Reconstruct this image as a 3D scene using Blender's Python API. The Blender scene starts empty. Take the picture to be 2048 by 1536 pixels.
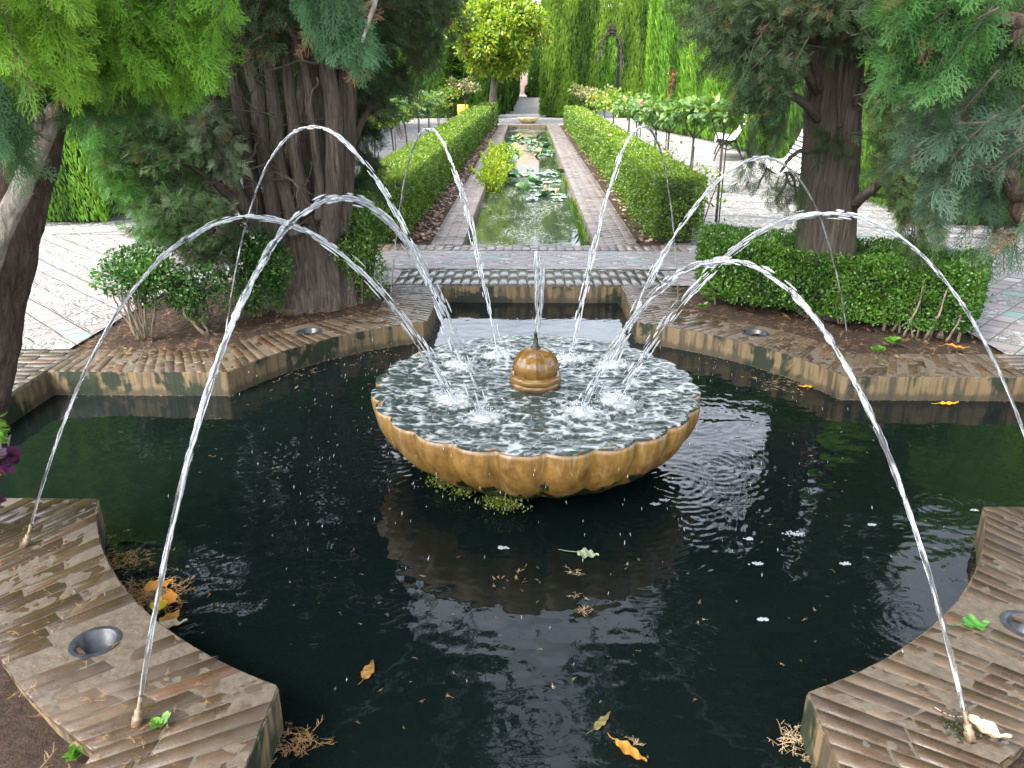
EXPO = 1.75
import bpy, math, random
import numpy as np
rng = np.random.default_rng(7)
random.seed(7)
SC = bpy.context.scene
COL = SC.collection
PI = math.pi

# ---------------------------------------------------------------- camera
FPX, PCX, PCY, EYE = 1580.0, 1024.0, 768.0, 1.6
PITCH = math.atan(614 / FPX)
YAW = math.atan(30 / FPX * math.cos(PITCH))
_f = np.array([-math.sin(YAW) * math.cos(PITCH), math.cos(YAW) * math.cos(PITCH), -math.sin(PITCH)])
_r = np.array([math.cos(YAW), math.sin(YAW), 0.0])
_u = np.cross(_r, _f)
def at(px, py, Y):                       # point of the garden seen at (px, py), Y metres down the axis
    d = _r * (px - PCX) / FPX - _u * (py - PCY) / FPX + _f
    t = Y / d[1]
    return np.array([d[0] * t, Y, EYE + d[2] * t])
def onz(px, py, z=0.0):
    d = _r * (px - PCX) / FPX - _u * (py - PCY) / FPX + _f
    t = (z - EYE) / d[2]
    return np.array([d[0] * t, d[1] * t, z])
cam = bpy.data.cameras.new('camera')
cam.lens = 36.0 * FPX / 2048.0
cam.sensor_width = 36.0
cam.clip_start = 0.05
cam.clip_end = 600
cam.dof.use_dof = True
cam.dof.focus_distance = 4.2
cam.dof.aperture_fstop = 9.0
co = bpy.data.objects.new('camera', cam)
COL.objects.link(co)
co.location = (0, 0, EYE)
co.rotation_euler = (PI / 2 - PITCH, 0, YAW)
SC.camera = co

# ---------------------------------------------------------------- numpy helpers
def _hash(ix, iy, iz, seed):
    h = (ix * 374761393 + iy * 668265263 + iz * 2147483647 + seed * 974634777) & 0xFFFFFFFF
    h = ((h ^ (h >> 13)) * 1274126177) & 0xFFFFFFFF
    h = h ^ (h >> 16)
    return (h & 0xFFFF) / 65535.0
def vnoise(p, seed=0):                    # value noise, 0..1, p (N,3)
    p = np.asarray(p, float)
    i = np.floor(p).astype(np.int64)
    f = p - i
    f = f * f * (3 - 2 * f)
    out = 0
    for dx in (0, 1):
        for dy in (0, 1):
            for dz in (0, 1):
                w = (f[:, 0] if dx else 1 - f[:, 0]) * (f[:, 1] if dy else 1 - f[:, 1]) * (f[:, 2] if dz else 1 - f[:, 2])
                out = out + w * _hash(i[:, 0] + dx, i[:, 1] + dy, i[:, 2] + dz, seed)
    return out
def fbm(p, oct=3, seed=0):
    p = np.asarray(p, float)
    s, a, t = 0, 0.5, 0
    for k in range(oct):
        s = s + a * vnoise(p * 2 ** k, seed + k)
        t += a
        a *= 0.5
    return s / t
def unit(v):
    v = np.asarray(v, float)
    return v / np.maximum(np.linalg.norm(v, axis=-1, keepdims=True), 1e-9)
def rnd(n, a=0.0, b=1.0):
    return rng.uniform(a, b, n)
def rdir(n):
    return unit(rng.normal(size=(n, 3)))
def lerpc(a, b, t):
    a, b = np.asarray(a, float), np.asarray(b, float)
    return a + (b - a) * np.asarray(t)[:, None]

class MB:                                 # collects blocks of vertices / faces / colours for ONE mesh
    def __init__(self):
        self.V, self.F, self.C, self.n = [], [], [], 0
    def add(self, V, F, C=None):
        V = np.asarray(V, float).reshape(-1, 3)
        if len(V) == 0: return
        if C is None: C = np.ones((len(V), 3))
        C = np.asarray(C, float)
        if C.ndim == 1: C = np.tile(C, (len(V), 1))
        self.V.append(V); self.C.append(C)
        if isinstance(F, np.ndarray): self.F.append(F.astype(np.int64) + self.n)
        else:
            by = {}
            for f in F: by.setdefault(len(f), []).append(f)
            for k in by: self.F.append(np.array(by[k], np.int64) + self.n)
        self.n += len(V)
    def box(self, x0, x1, y0, y1, z0, z1, col=(1, 1, 1)):
        V = [(x, y, z) for z in (z0, z1) for y in (y0, y1) for x in (x0, x1)]
        self.add(V, [(0, 2, 3, 1), (4, 5, 7, 6), (0, 1, 5, 4), (2, 6, 7, 3), (0, 4, 6, 2), (1, 3, 7, 5)], col)
    def tube(self, pts, rad, seg=8, col=(1, 1, 1), bark=0.0, bf=(5, 3), cap=True, seed=0):
        P = np.asarray(pts, float); n = len(P)
        rad = np.broadcast_to(np.asarray(rad, float), (n,))
        T = np.gradient(P, axis=0); T = unit(T)
        ref = np.array([0, 0, 1.0]) if abs(T[0][2]) < 0.9 else np.array([0, 1.0, 0])
        a = unit(np.cross(T[0], ref)); A = [a]
        for k in range(1, n):
            a = a - T[k] * a.dot(T[k]); a = unit(a); A.append(a)
        A = np.array(A); B = np.cross(T, A)
        th = np.linspace(0, 2 * PI, seg, endpoint=False)
        c, s = np.cos(th), np.sin(th)
        L = np.concatenate([[0], np.cumsum(np.linalg.norm(np.diff(P, axis=0), axis=1))])
        R = np.repeat(rad[:, None], seg, 1)
        if bark:
            q = np.stack([np.tile(c * bf[0], (n, 1)), np.tile(s * bf[0], (n, 1)), np.tile((L * bf[1])[:, None], (1, seg))], -1).reshape(-1, 3)
            nz = 1 - np.abs(fbm(q + seed * 7.3, 3, seed) * 2 - 1) * 2
            big = fbm(q * 0.3 + 3.1 + seed, 2, seed + 9) - 0.5
            R = R * (1 + bark * (nz.reshape(n, seg) + 1.2 * big.reshape(n, seg)))
        V = P[:, None, :] + R[..., None] * (A[:, None, :] * c[None, :, None] + B[:, None, :] * s[None, :, None])
        i = np.arange(n - 1)[:, None] * seg; j = np.arange(seg)[None, :]; j2 = (j + 1) % seg
        F = np.stack([i + j, i + j2, i + seg + j2, i + seg + j], -1).reshape(-1, 4)
        self.add(V.reshape(-1, 3), F, col)
        if cap:
            base = self.n - n * seg
            self.F.append(np.array([[base + k for k in range(seg)][::-1]]))
            self.F.append(np.array([[base + (n - 1) * seg + k for k in range(seg)]]))
    def build(self, name, mat, parent=None, smooth=False, kind=None):
        me = bpy.data.meshes.new(name)
        V = np.concatenate(self.V); C = np.concatenate(self.C)
        loops = np.concatenate([f.ravel() for f in self.F])
        sizes = np.concatenate([np.full(len(f), f.shape[1]) for f in self.F])
        me.vertices.add(len(V)); me.vertices.foreach_set('co', V.astype(np.float32).ravel())
        me.loops.add(len(loops)); me.loops.foreach_set('vertex_index', loops.astype(np.int32))
        me.polygons.add(len(sizes))
        st = np.concatenate([[0], np.cumsum(sizes)[:-1]])
        me.polygons.foreach_set('loop_start', st.astype(np.int32))
        try: me.polygons.foreach_set('loop_total', sizes.astype(np.int32))
        except Exception: pass
        me.update(calc_edges=True)
        at_ = me.attributes.new('Col', 'FLOAT_COLOR', 'POINT')
        at_.data.foreach_set('color', np.concatenate([C, np.ones((len(C), 1))], 1).astype(np.float32).ravel())
        if smooth: me.polygons.foreach_set('use_smooth', np.ones(len(sizes), bool))
        me.validate()
        me.materials.append(mat)
        return link(name, me, parent, kind)

def link(name, me, parent=None, kind=None):
    o = bpy.data.objects.new(name, me)
    COL.objects.link(o)
    if parent is not None: o.parent = parent
    if kind: o['kind'] = kind
    return o
def tag(o, label, cat, group=None):
    o['label'] = label; o['category'] = cat
    if group: o['group'] = group
    return o
def thing(name, label, cat, group=None, loc=(0, 0, 0)):
    o = bpy.data.objects.new(name, None)
    COL.objects.link(o)
    o.location = loc
    o.empty_display_size = 0.1
    return tag(o, label, cat, group)
def local(V, loc):
    return np.asarray(V, float) - np.asarray(loc, float)

# ---------------------------------------------------------------- materials
class NT:
    def __init__(self, name):
        self.m = bpy.data.materials.new(name); self.m.use_nodes = True
        self.t = self.m.node_tree; self.t.nodes.clear()
        self.out = self.t.nodes.new('ShaderNodeOutputMaterial')
    def n(self, typ, props=None, **ins):
        nd = self.t.nodes.new('ShaderNode' + typ)
        for k, v in (props or {}).items(): setattr(nd, k, v)
        for k, v in ins.items():
            key = int(k[1:]) if k[0] == 'i' and k[1:].isdigit() else k.replace('_', ' ')
            s = nd.inputs[key]
            if isinstance(v, bpy.types.NodeSocket): self.t.links.new(v, s)
            else: s.default_value = v
        return nd
    def math(self, op, a, b=0.0, c=0.0, clamp=False):
        return self.n('Math', {'operation': op, 'use_clamp': clamp}, i0=a, i1=b, i2=c).outputs[0]
    def mix(self, fac, a, b, mode='MIX'):
        nd = self.n('Mix', {'data_type': 'RGBA', 'blend_type': mode})
        for s, v in ((nd.inputs[0], fac), (nd.inputs[6], a), (nd.inputs[7], b)):
            if isinstance(v, bpy.types.NodeSocket): self.t.links.new(v, s)
            else: s.default_value = v if not isinstance(v, tuple) or len(v) == 4 else (*v, 1)
        return nd.outputs[2]
    def noise(self, vec, scale, detail=3, rough=0.55, dist=0.0):
        return self.n('TexNoise', None, Vector=vec, Scale=scale, Detail=detail, Roughness=rough, Distortion=dist).outputs[0]
    def ramp(self, fac, stops):
        nd = self.n('ValToRGB', None, Fac=fac)
        el = nd.color_ramp.elements
        while len(el) < len(stops): el.new(0.5)
        for e, (p, c) in zip(el, stops):
            e.position = p
            e.color = (c, c, c, 1) if isinstance(c, (int, float)) else (*c, 1)
        return nd.outputs[0]
    def pos(self):
        return self.n('NewGeometry').outputs['Position']
    def scaled(self, v, s):
        return self.n('Mapping', None, Vector=v, Scale=s).outputs[0]
    def attr(self):
        return self.n('Attribute', {'attribute_name': 'Col'}).outputs['Color']
    def bump(self, h, strength=0.5, dist=0.01, normal=None):
        nd = self.n('Bump', None, Height=h, Strength=strength, Distance=dist)
        if normal is not None: self.t.links.new(normal, nd.inputs['Normal'])
        return nd.outputs[0]
    def pbr(self, col, rough=0.6, normal=None, **kw):
        nd = self.n('BsdfPrincipled')
        def st(k, v):
            s = nd.inputs[k]
            if isinstance(v, bpy.types.NodeSocket): self.t.links.new(v, s)
            else: s.default_value = v if not isinstance(v, tuple) or len(v) == 4 else (*v, 1)
        st('Base Color', col); st('Roughness', rough)
        if normal is not None: st('Normal', normal)
        for k, v in kw.items(): st(k.replace('_', ' '), v)
        return nd
    def done(self, sh):
        self.t.links.new(sh.outputs[0] if hasattr(sh, 'outputs') else sh, self.out.inputs[0])
        return self.m

def leaf_mat(name, tint=(1, 1, 1), trans=0.35, rough=0.45, spec=0.35):
    g = NT(name)
    c = g.mix(1.0, g.attr(), tint, 'MULTIPLY')
    v = g.noise(g.pos(), 9.0, 2)
    c = g.mix(1.0, c, g.ramp(v, [(0.25, 0.72), (0.75, 1.25)]), 'MULTIPLY')
    p = g.pbr(c, rough, Specular_IOR_Level=spec)
    tc = g.mix(1.0, c, (1.25, 1.25, 0.55), 'MULTIPLY')
    tr = g.n('BsdfTranslucent', None, Color=tc)
    return g.done(g.n('MixShader', None, i0=trans, i1=p.outputs[0], i2=tr.outputs[0]))
def bark_mat(name, dark, light, scale=1.0):
    g = NT(name)
    p = g.pos()
    st = g.scaled(p, (52 * scale, 52 * scale, 3.6 * scale))
    n1 = g.noise(st, 1.0, 5, 0.65, 0.6)
    n2 = g.noise(p, 3.0, 3)
    c = g.mix(g.ramp(n1, [(0.3, 0), (0.72, 1)]), dark, light)
    c = g.mix(g.ramp(n2, [(0.35, 0), (0.7, 0.45)]), c, tuple(0.55 * (a + b) * 0.5 for a, b in zip(dark, light)))
    return g.done(g.pbr(c, 0.9, g.bump(n1, 1.0, 0.03), Specular_IOR_Level=0.15))
def plain(name, col, rough=0.6, metal=0.0, nscale=20.0, var=0.25, bump=0.15):
    g = NT(name)
    n = g.noise(g.pos(), nscale, 4)
    c = g.mix(g.ramp(n, [(0.3, 1 - var), (0.7, 1 + var)]), (0, 0, 0), col)
    c = g.mix(1.0, g.ramp(n, [(0.3, 1 - var), (0.7, 1 + var)]), col, 'MULTIPLY')
    return g.done(g.pbr(c, rough, g.bump(n, bump, 0.01), Metallic=metal))

M = {}
M['box_leaf'] = leaf_mat('box_leaf', trans=0.28, rough=0.35, spec=0.5)
M['hedge_leaf'] = leaf_mat('hedge_leaf', trans=0.35, rough=0.6, spec=0.2)
M['cypress'] = leaf_mat('cypress_spray', trans=0.3, rough=0.6, spec=0.2)
M['rose_leaf'] = leaf_mat('rose_leaf', trans=0.35, rough=0.3, spec=0.5)
M['bark'] = bark_mat('shredded_bark', (0.040, 0.033, 0.028), (0.20, 0.165, 0.135))
M['bark_dark'] = bark_mat('dark_bark', (0.030, 0.022, 0.018), (0.150, 0.108, 0.082))
M['bark_pale'] = bark_mat('bleached_wood', (0.15, 0.125, 0.10), (0.42, 0.38, 0.33), 0.9)
M['stem_pale'] = bark_mat('pale_stem', (0.16, 0.12, 0.08), (0.45, 0.38, 0.29), 1.5)
M['twig'] = plain('dry_twig', (0.055, 0.042, 0.032), 0.9)
M['core'] = plain('hedge_interior', (0.020, 0.028, 0.010), 1.0, 0, 14, 0.5)
M['stake'] = plain('wood_stake', (0.055, 0.042, 0.035), 0.8)

def brick_mat(name, c1, c2, wet):
    g = NT(name)
    p = g.pos()
    n = g.noise(p, 26, 4, 0.6)
    f = g.noise(p, 140, 3, 0.6)
    m = g.noise(p, 2.3, 4, 0.6, 0.3)
    c = g.mix(n, c1, c2)
    c = g.mix(1.0, c, g.attr(), 'MULTIPLY')
    c = g.mix(g.ramp(f, [(0.55, 0), (0.75, 0.30)]), c, (0.130, 0.104, 0.075))
    sp = g.n('SeparateXYZ', None, Vector=p)         # splash-soaked stretches: round the far arm and at the left nozzles
    far_ = g.math('MULTIPLY', g.math('GREATER_THAN', sp.outputs[1], 5.25), g.math('LESS_THAN', g.math('ABSOLUTE', g.math('SUBTRACT', sp.outputs[0], 0.05)), 1.3))
    lef_ = g.math('MULTIPLY', g.math('LESS_THAN', sp.outputs[0], -1.45), g.math('LESS_THAN', sp.outputs[1], 3.0))
    soak = g.math('MULTIPLY', g.math('MAXIMUM', far_, lef_), 0.16)
    wf = g.ramp(g.math('ADD', g.math('ADD', g.noise(p, 3.1, 5, 0.65, 0.4), soak), g.math('MULTIPLY', f, 0.12)), [(wet - 0.06, 0), (wet + 0.24, 1)])
    c = g.mix(wf, c, g.mix(1.0, c, (0.62, 0.58, 0.55), 'MULTIPLY'))
    c = g.mix(g.ramp(m, [(0.60, 0), (0.72, 0.55)]), c, (0.055, 0.060, 0.030))
    r = g.math('MULTIPLY_ADD', wf, -0.52, 0.72)
    h = g.math('MULTIPLY_ADD', n, 1.0, g.math('MULTIPLY', f, 0.5))
    return g.done(g.pbr(c, r, g.bump(h, 0.40, 0.005), Specular_IOR_Level=0.5))
M['brick'] = brick_mat('worn_brick', (0.062, 0.041, 0.026), (0.122, 0.087, 0.057), 0.42)
M['brick_wet'] = brick_mat('wet_brick', (0.085, 0.072, 0.064), (0.15, 0.132, 0.118), 0.38)
M['brick_pale'] = brick_mat('pale_brick', (0.125, 0.102, 0.090), (0.22, 0.190, 0.172), 0.60)
M['mortar'] = plain('mortar', (0.090, 0.071, 0.051), 0.55, 0, 40, 0.3, 0.4)
def wall_mat():
    g = NT('mossy_render')
    p = g.pos()
    n = g.noise(p, 9, 5, 0.6)
    s = g.noise(g.scaled(p, (22, 22, 2.0)), 1.0, 4, 0.6)
    c = g.mix(n, (0.12, 0.082, 0.040), (0.22, 0.160, 0.085))
    c = g.mix(g.ramp(s, [(0.46, 0), (0.60, 0.85)]), c, (0.045, 0.035, 0.024))
    zz = g.n('SeparateXYZ', None, Vector=p).outputs[2]
    c = g.mix(g.ramp(g.math('MULTIPLY_ADD', zz, -6.0, g.math('MULTIPLY', s, 0.6)), [(0.85, 0), (1.15, 0.8)]), c, (0.050, 0.042, 0.026))
    mo = g.math('ADD', g.noise(p, 2.6, 4, 0.6, 0.5), g.math('MULTIPLY', s, 0.22))
    c = g.mix(g.ramp(mo, [(0.62, 0), (0.67, 1)]), c, (0.014, 0.022, 0.009))
    return g.done(g.pbr(c, 0.6, g.bump(g.math('ADD', n, s), 0.6, 0.012)))
M['pool_wall'] = wall_mat()
def soil_mat():
    g = NT('bark_mulch')
    p = g.pos()
    n = g.noise(p, 32, 6, 0.75)
    v = g.n('TexVoronoi', {'feature': 'F1'}, Vector=g.scaled(p, (1, 1.6, 1)), Scale=46.0).outputs[1]
    c = g.mix(n, (0.012, 0.008, 0.006), (0.095, 0.060, 0.040))
    c = g.mix(0.45, c, g.mix(g.n('SeparateColor', None, Color=v).outputs[0], (0.008, 0.006, 0.005), (0.066, 0.040, 0.026)))
    return g.done(g.pbr(c, 0.9, g.bump(n, 1.0, 0.03), Specular_IOR_Level=0.2))
M['soil'] = soil_mat()

def pebble_nodes(g, p, scale):
    e = g.n('TexVoronoi', {'feature': 'DISTANCE_TO_EDGE'}, Vector=p, Scale=scale).outputs[0]
    cl = g.n('TexVoronoi', {'feature': 'F1'}, Vector=p, Scale=scale).outputs[1]
    v = g.n('SeparateColor', None, Color=cl).outputs[0]
    c = g.mix(v, (0.18, 0.175, 0.168), (0.42, 0.413, 0.40))
    gap = g.ramp(e, [(0.015, 0), (0.10, 1)])
    c = g.mix(gap, (0.10, 0.088, 0.072), c)
    h = g.ramp(e, [(0.0, 0), (0.35, 1)])
    return c, h
def mosaic_mat(name, diamond=False):
    g = NT(name)
    p = g.pos()
    wob = g.n('TexNoise', None, Vector=p, Scale=1.6, Detail=2.0).outputs[1]
    pw = g.n('VectorMath', {'operation': 'MULTIPLY_ADD'}, i0=wob, i1=(0.05, 0.05, 0), i2=p).outputs[0]
    sp = g.n('SeparateXYZ', None, Vector=pw)
    x, y = sp.outputs[0], sp.outputs[1]
    if diamond:
        a = g.math('ADD', g.math('MULTIPLY', x, 1.85), g.math('MULTIPLY', y, 3.3))
        b = g.math('SUBTRACT', g.math('MULTIPLY', x, 1.85), g.math('MULTIPLY', y, 3.3))
        wa = wb = 0.40
    else:
        a = g.math('MULTIPLY', g.math('ADD', g.math('MULTIPLY', x, 0.69), g.math('MULTIPLY', y, 0.73)), 1.95)
        b = g.math('MULTIPLY', g.math('SUBTRACT', g.math('MULTIPLY', y, 0.70), g.math('MULTIPLY', x, 0.71)), 3.0)
        wa, wb = 0.30, 0.40
    fa, fb = g.math('FRACT', a), g.math('FRACT', b)
    ia, ib = g.math('FLOOR', a), g.math('FLOOR', b)
    sa = g.math('LESS_THAN', fa, wa); sb = g.math('LESS_THAN', fb, wb)
    slab = g.math('MAXIMUM', sa, sb)
    # individual slabs: random value per piece
    pc = g.math('FLOOR', g.math('MULTIPLY', a, 3.0)); pd = g.math('FLOOR', g.math('MULTIPLY', b, 2.0))
    idv = g.n('CombineXYZ', None, X=g.math('ADD', g.math('MULTIPLY', pc, sb), g.math('MULTIPLY', ia, g.math('SUBTRACT', 1.0, sb))),
              Y=g.math('ADD', g.math('MULTIPLY', pd, sa), g.math('MULTIPLY', ib, g.math('SUBTRACT', 1.0, sa))), Z=g.math('ADD', sa, g.math('MULTIPLY', sb, 2.0)))
    wn = g.n('TexWhiteNoise', None, Vector=idv.outputs[0])
    v = wn.outputs[0]
    n = g.noise(p, 18, 5, 0.6)
    sc = g.mix(v, (0.215, 0.192, 0.193), (0.295, 0.276, 0.279))
    sc = g.mix(g.math('GREATER_THAN', v, 0.945), sc, (0.17, 0.29, 0.27))
    sc = g.mix(g.math('MULTIPLY', g.math('GREATER_THAN', v, 0.80), g.math('LESS_THAN', v, 0.88)), sc, (0.40, 0.395, 0.385))
    sc = g.mix(g.ramp(n, [(0.35, 0.0), (0.75, 0.5)]), sc, (0.21, 0.18, 0.17))
    # joints
    def edge(f, w):
        d = g.math('MINIMUM', f, g.math('ABSOLUTE', g.math('SUBTRACT', f, w)))
        d = g.math('MINIMUM', d, g.math('SUBTRACT', 1.0, f))
        return d
    j = g.math('MINIMUM', edge(fa, wa), edge(fb, wb))
    f3 = g.math('FRACT', g.math('MULTIPLY', a, 3.0)); f2 = g.math('FRACT', g.math('MULTIPLY', b, 2.0))
    j3 = g.math('MINIMUM', f3, g.math('SUBTRACT', 1.0, f3))
    j = g.math('MINIMUM', j, g.math('ADD', g.math('MULTIPLY', j3, 0.33), g.math('SUBTRACT', 1.0, sb)))
    jl = g.ramp(j, [(0.006, 0), (0.022, 1)])
    pc_, ph = pebble_nodes(g, p, 24.0)
    c = g.mix(slab, pc_, sc)
    c = g.mix(jl, (0.12, 0.10, 0.085), c)
    stain = g.noise(p, 1.1, 4, 0.6)
    c = g.mix(1.0, c, g.ramp(stain, [(0.3, 0.78), (0.7, 1.1)]), 'MULTIPLY')
    h = g.math('ADD', g.math('MULTIPLY', g.math('SUBTRACT', 1.0, slab), ph), g.math('MULTIPLY', slab, g.math('MULTIPLY_ADD', n, 0.15, 0.8)))
    h = g.math('MULTIPLY', h, jl)
    return g.done(g.pbr(c, 0.62, g.bump(h, 0.8, 0.012), Specular_IOR_Level=0.4))
M['mosaic'] = mosaic_mat('pebble_and_slab_paving')
M['diamond'] = mosaic_mat('diamond_paving', True)
def gravel_mat():
    g = NT('pebble_paving')
    p = g.pos()
    c, h = pebble_nodes(g, p, 18.0)
    w = g.n('TexWave', {'wave_type': 'RINGS', 'rings_direction': 'Z'}, Vector=p, Scale=0.42, Distortion=7.0, Detail=2.0, Detail_Scale=0.7).outputs[1]
    c = g.mix(g.ramp(w, [(0.93, 0), (0.985, 0.8)]), c, (0.11, 0.105, 0.10))
    n = g.noise(p, 0.9, 4)
    c = g.mix(1.0, c, g.ramp(n, [(0.3, 0.80), (0.7, 1.05)]), 'MULTIPLY')
    return g.done(g.pbr(c, 0.75, g.bump(h, 0.8, 0.012)))
M['gravel'] = gravel_mat()
M['path'] = plain('old_path', (0.42, 0.40, 0.385), 0.7, 0, 4, 0.3, 0.2)
def water_mat(name, col, rough=0.03, scum=False, foam=False):
    g = NT(name)
    p = g.pos()
    c, r = col, rough
    nm = g.bump(g.noise(p, 22 if not scum else 9, 2, 0.5), 0.05, 0.01)
    if scum:
        a = g.noise(g.scaled(p, (0.9, 0.30, 1)), 2.4, 5, 0.65, 0.6)
        b = g.noise(g.scaled(p, (1, 0.55, 1)), 55, 3, 0.7)
        m = g.math('MULTIPLY', g.ramp(a, [(0.48, 0.10), (0.62, 1)]), g.ramp(b, [(0.52, 0), (0.60, 1)]))
        c = g.mix(m, col, (0.30, 0.33, 0.28)); r = g.math('MULTIPLY_ADD', m, 0.5, rough)
    if foam:  # mask carries splash foam plus crest glints painted as pale colour
        f = g.n('SeparateColor', None, Color=g.attr()).outputs[0]
        c = g.mix(f, col, (0.75, 0.78, 0.78)); r = g.math('MULTIPLY_ADD', f, 0.5, rough)
    return g.done(g.pbr(c, r, nm, IOR=1.33, Specular_IOR_Level=0.5))
M['pool_water'] = water_mat('dark_pool_water', (0.0026, 0.0050, 0.0048))
M['canal_water'] = water_mat('canal_water', (0.020, 0.030, 0.018), 0.04, scum=True)
M['basin_water'] = water_mat('churning_water', (0.030, 0.042, 0.036), 0.035, foam=True)
def jet_mat():
    g = NT('jet_water')
    p = g.pbr((0.93, 0.96, 0.98), 0.04, IOR=1.33, Transmission_Weight=1.0)
    d = g.pbr((0.70, 0.74, 0.78), 0.2)
    n = g.n('SeparateColor', None, Color=g.attr()).outputs[0]
    return g.done(g.n('MixShader', None, i0=n, i1=p.outputs[0], i2=d.outputs[0]))
M['jet'] = jet_mat()
def stone_mat():
    g = NT('ochre_stone')
    p = g.pos()
    n = g.noise(p, 11, 5, 0.62)
    s = g.noise(g.scaled(p, (26, 26, 5)), 1.0, 4, 0.65)
    f = g.noise(p, 180, 2)
    s2 = g.noise(g.scaled(p, (17, 17, 1.6)), 1.3, 5, 0.7)
    c = g.mix(g.ramp(n, [(0.3, 0), (0.7, 1)]), (0.135, 0.070, 0.014), (0.295, 0.172, 0.045))
    c = g.mix(g.ramp(s, [(0.42, 0), (0.66, 0.75)]), c, (0.085, 0.038, 0.008))
    c = g.mix(g.ramp(s2, [(0.56, 0), (0.68, 0.5)]), c, (0.34, 0.27, 0.17))
    c = g.mix(g.ramp(f, [(0.6, 0), (0.8, 0.3)]), c, (0.10, 0.05, 0.016))
    z = g.n('SeparateXYZ', None, Vector=p).outputs[2]
    mo = g.math('SUBTRACT', g.noise(g.scaled(p, (9, 9, 4)), 1.0, 4, 0.6), g.math('MULTIPLY', z, 1.6))
    c = g.mix(g.ramp(mo, [(0.505, 0), (0.53, 1)]), c, (0.010, 0.018, 0.005))
    return g.done(g.pbr(c, g.math('MULTIPLY_ADD', s, 0.35, 0.16), g.bump(g.math('ADD', n, g.math('MULTIPLY', f, 0.3)), 0.25, 0.006), Specular_IOR_Level=0.55, Coat_Weight=0.22, Coat_Roughness=0.15))
M['stone'] = stone_mat()
M['glaze'] = plain('wet_ochre_stone', (0.15, 0.078, 0.018), 0.12, 0, 25, 0.35, 0.1)
M['bronze'] = plain('weathered_bronze', (0.055, 0.052, 0.040), 0.4, 0.7)
M['brass'] = plain('corroded_brass', (0.20, 0.14, 0.085), 0.55, 0.4, 60, 0.5, 0.4)
M['iron'] = plain('dark_iron', (0.035, 0.033, 0.032), 0.5, 0.3)
M['white_slat'] = plain('white_painted_slat', (0.78, 0.78, 0.76), 0.4, 0, 30, 0.08)
M['litter'] = leaf_mat('dry_leaf', trans=0.15, rough=0.5)
M['plaster'] = plain('pink_plaster', (0.62, 0.46, 0.38), 0.85, 0, 3, 0.1)
M['tile'] = plain('roof_tile', (0.36, 0.18, 0.11), 0.8)
M['glass_dark'] = plain('window_dark', (0.03, 0.035, 0.04), 0.15)
M['yellow'] = plain('yellow_paint', (0.75, 0.55, 0.05), 0.5)
M['drain'] = plain('drain_pipe', (0.035, 0.038, 0.045), 0.35, 0.2, 30, 0.4)
# ---------------------------------------------------------------- instanced leaves (written into one mesh)
def instv(mb, T, F, tt, O, X, Z, S, col, tip=None):
    """T (k,3) template, tt (k,) 0..1 base-tip, O origins, X length axis, Z face normal, S scale"""
    T = np.asarray(T, float); O = np.asarray(O, float); N = len(O)
    if N == 0: return
    X = unit(np.broadcast_to(X, (N, 3))); Z = np.broadcast_to(Z, (N, 3))
    Y = unit(np.cross(Z, X) + 1e-6); Z = np.cross(X, Y)
    S = np.broadcast_to(np.asarray(S, float), (N,))[:, None, None]
    V = O[:, None, :] + S * (T[None, :, 0:1] * X[:, None, :] + T[None, :, 1:2] * Y[:, None, :] + T[None, :, 2:3] * Z[:, None, :])
    k = len(T)
    col = np.broadcast_to(np.asarray(col, float), (N, 3))
    if tip is None: C = np.repeat(col, k, 0)
    else:
        tip = np.broadcast_to(np.asarray(tip, float), (N, 3))
        w = np.asarray(tt, float)[None, :, None]
        C = (col[:, None, :] * (1 - w) + tip[:, None, :] * w).reshape(-1, 3)
    off = (np.arange(N) * k)[:, None, None]
    for f in F:
        f = np.asarray(f)
        mb.F.append((f[None] + off).reshape(-1, f.shape[1]) + mb.n)
    mb.V.append(V.reshape(-1, 3)); mb.C.append(C); mb.n += N * k

# folded pointed leaf, length 1
LEAF = np.array([(0, 0, 0), (.30, .26, .06), (.68, .22, .05), (1, 0, -.04), (.68, -.22, .05), (.30, -.26, .06)])
LEAF_F = [np.array([(0, 1, 2, 3), (0, 3, 4, 5)])]
LEAF_T = np.array([0, .3, .7, 1, .7, .3])
DIAM = np.array([(0, 0, 0), (.5, .30, .05), (1, 0, 0), (.5, -.30, .05)])
DIAM_F = [np.array([(0, 1, 2), (0, 2, 3)])]
DIAM_T = np.array([0, .5, 1, .5])
SHOOT = np.array([(0, -.10, 0), (0, .10, 0), (.55, .13, .03), (1, 0, .0), (.55, -.13, .03)])
SHOOT_F = [np.array([(0, 4, 2, 1)]), np.array([(4, 3, 2)])]
SHOOT_T = np.array([0, 0, .6, 1, .6])

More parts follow.
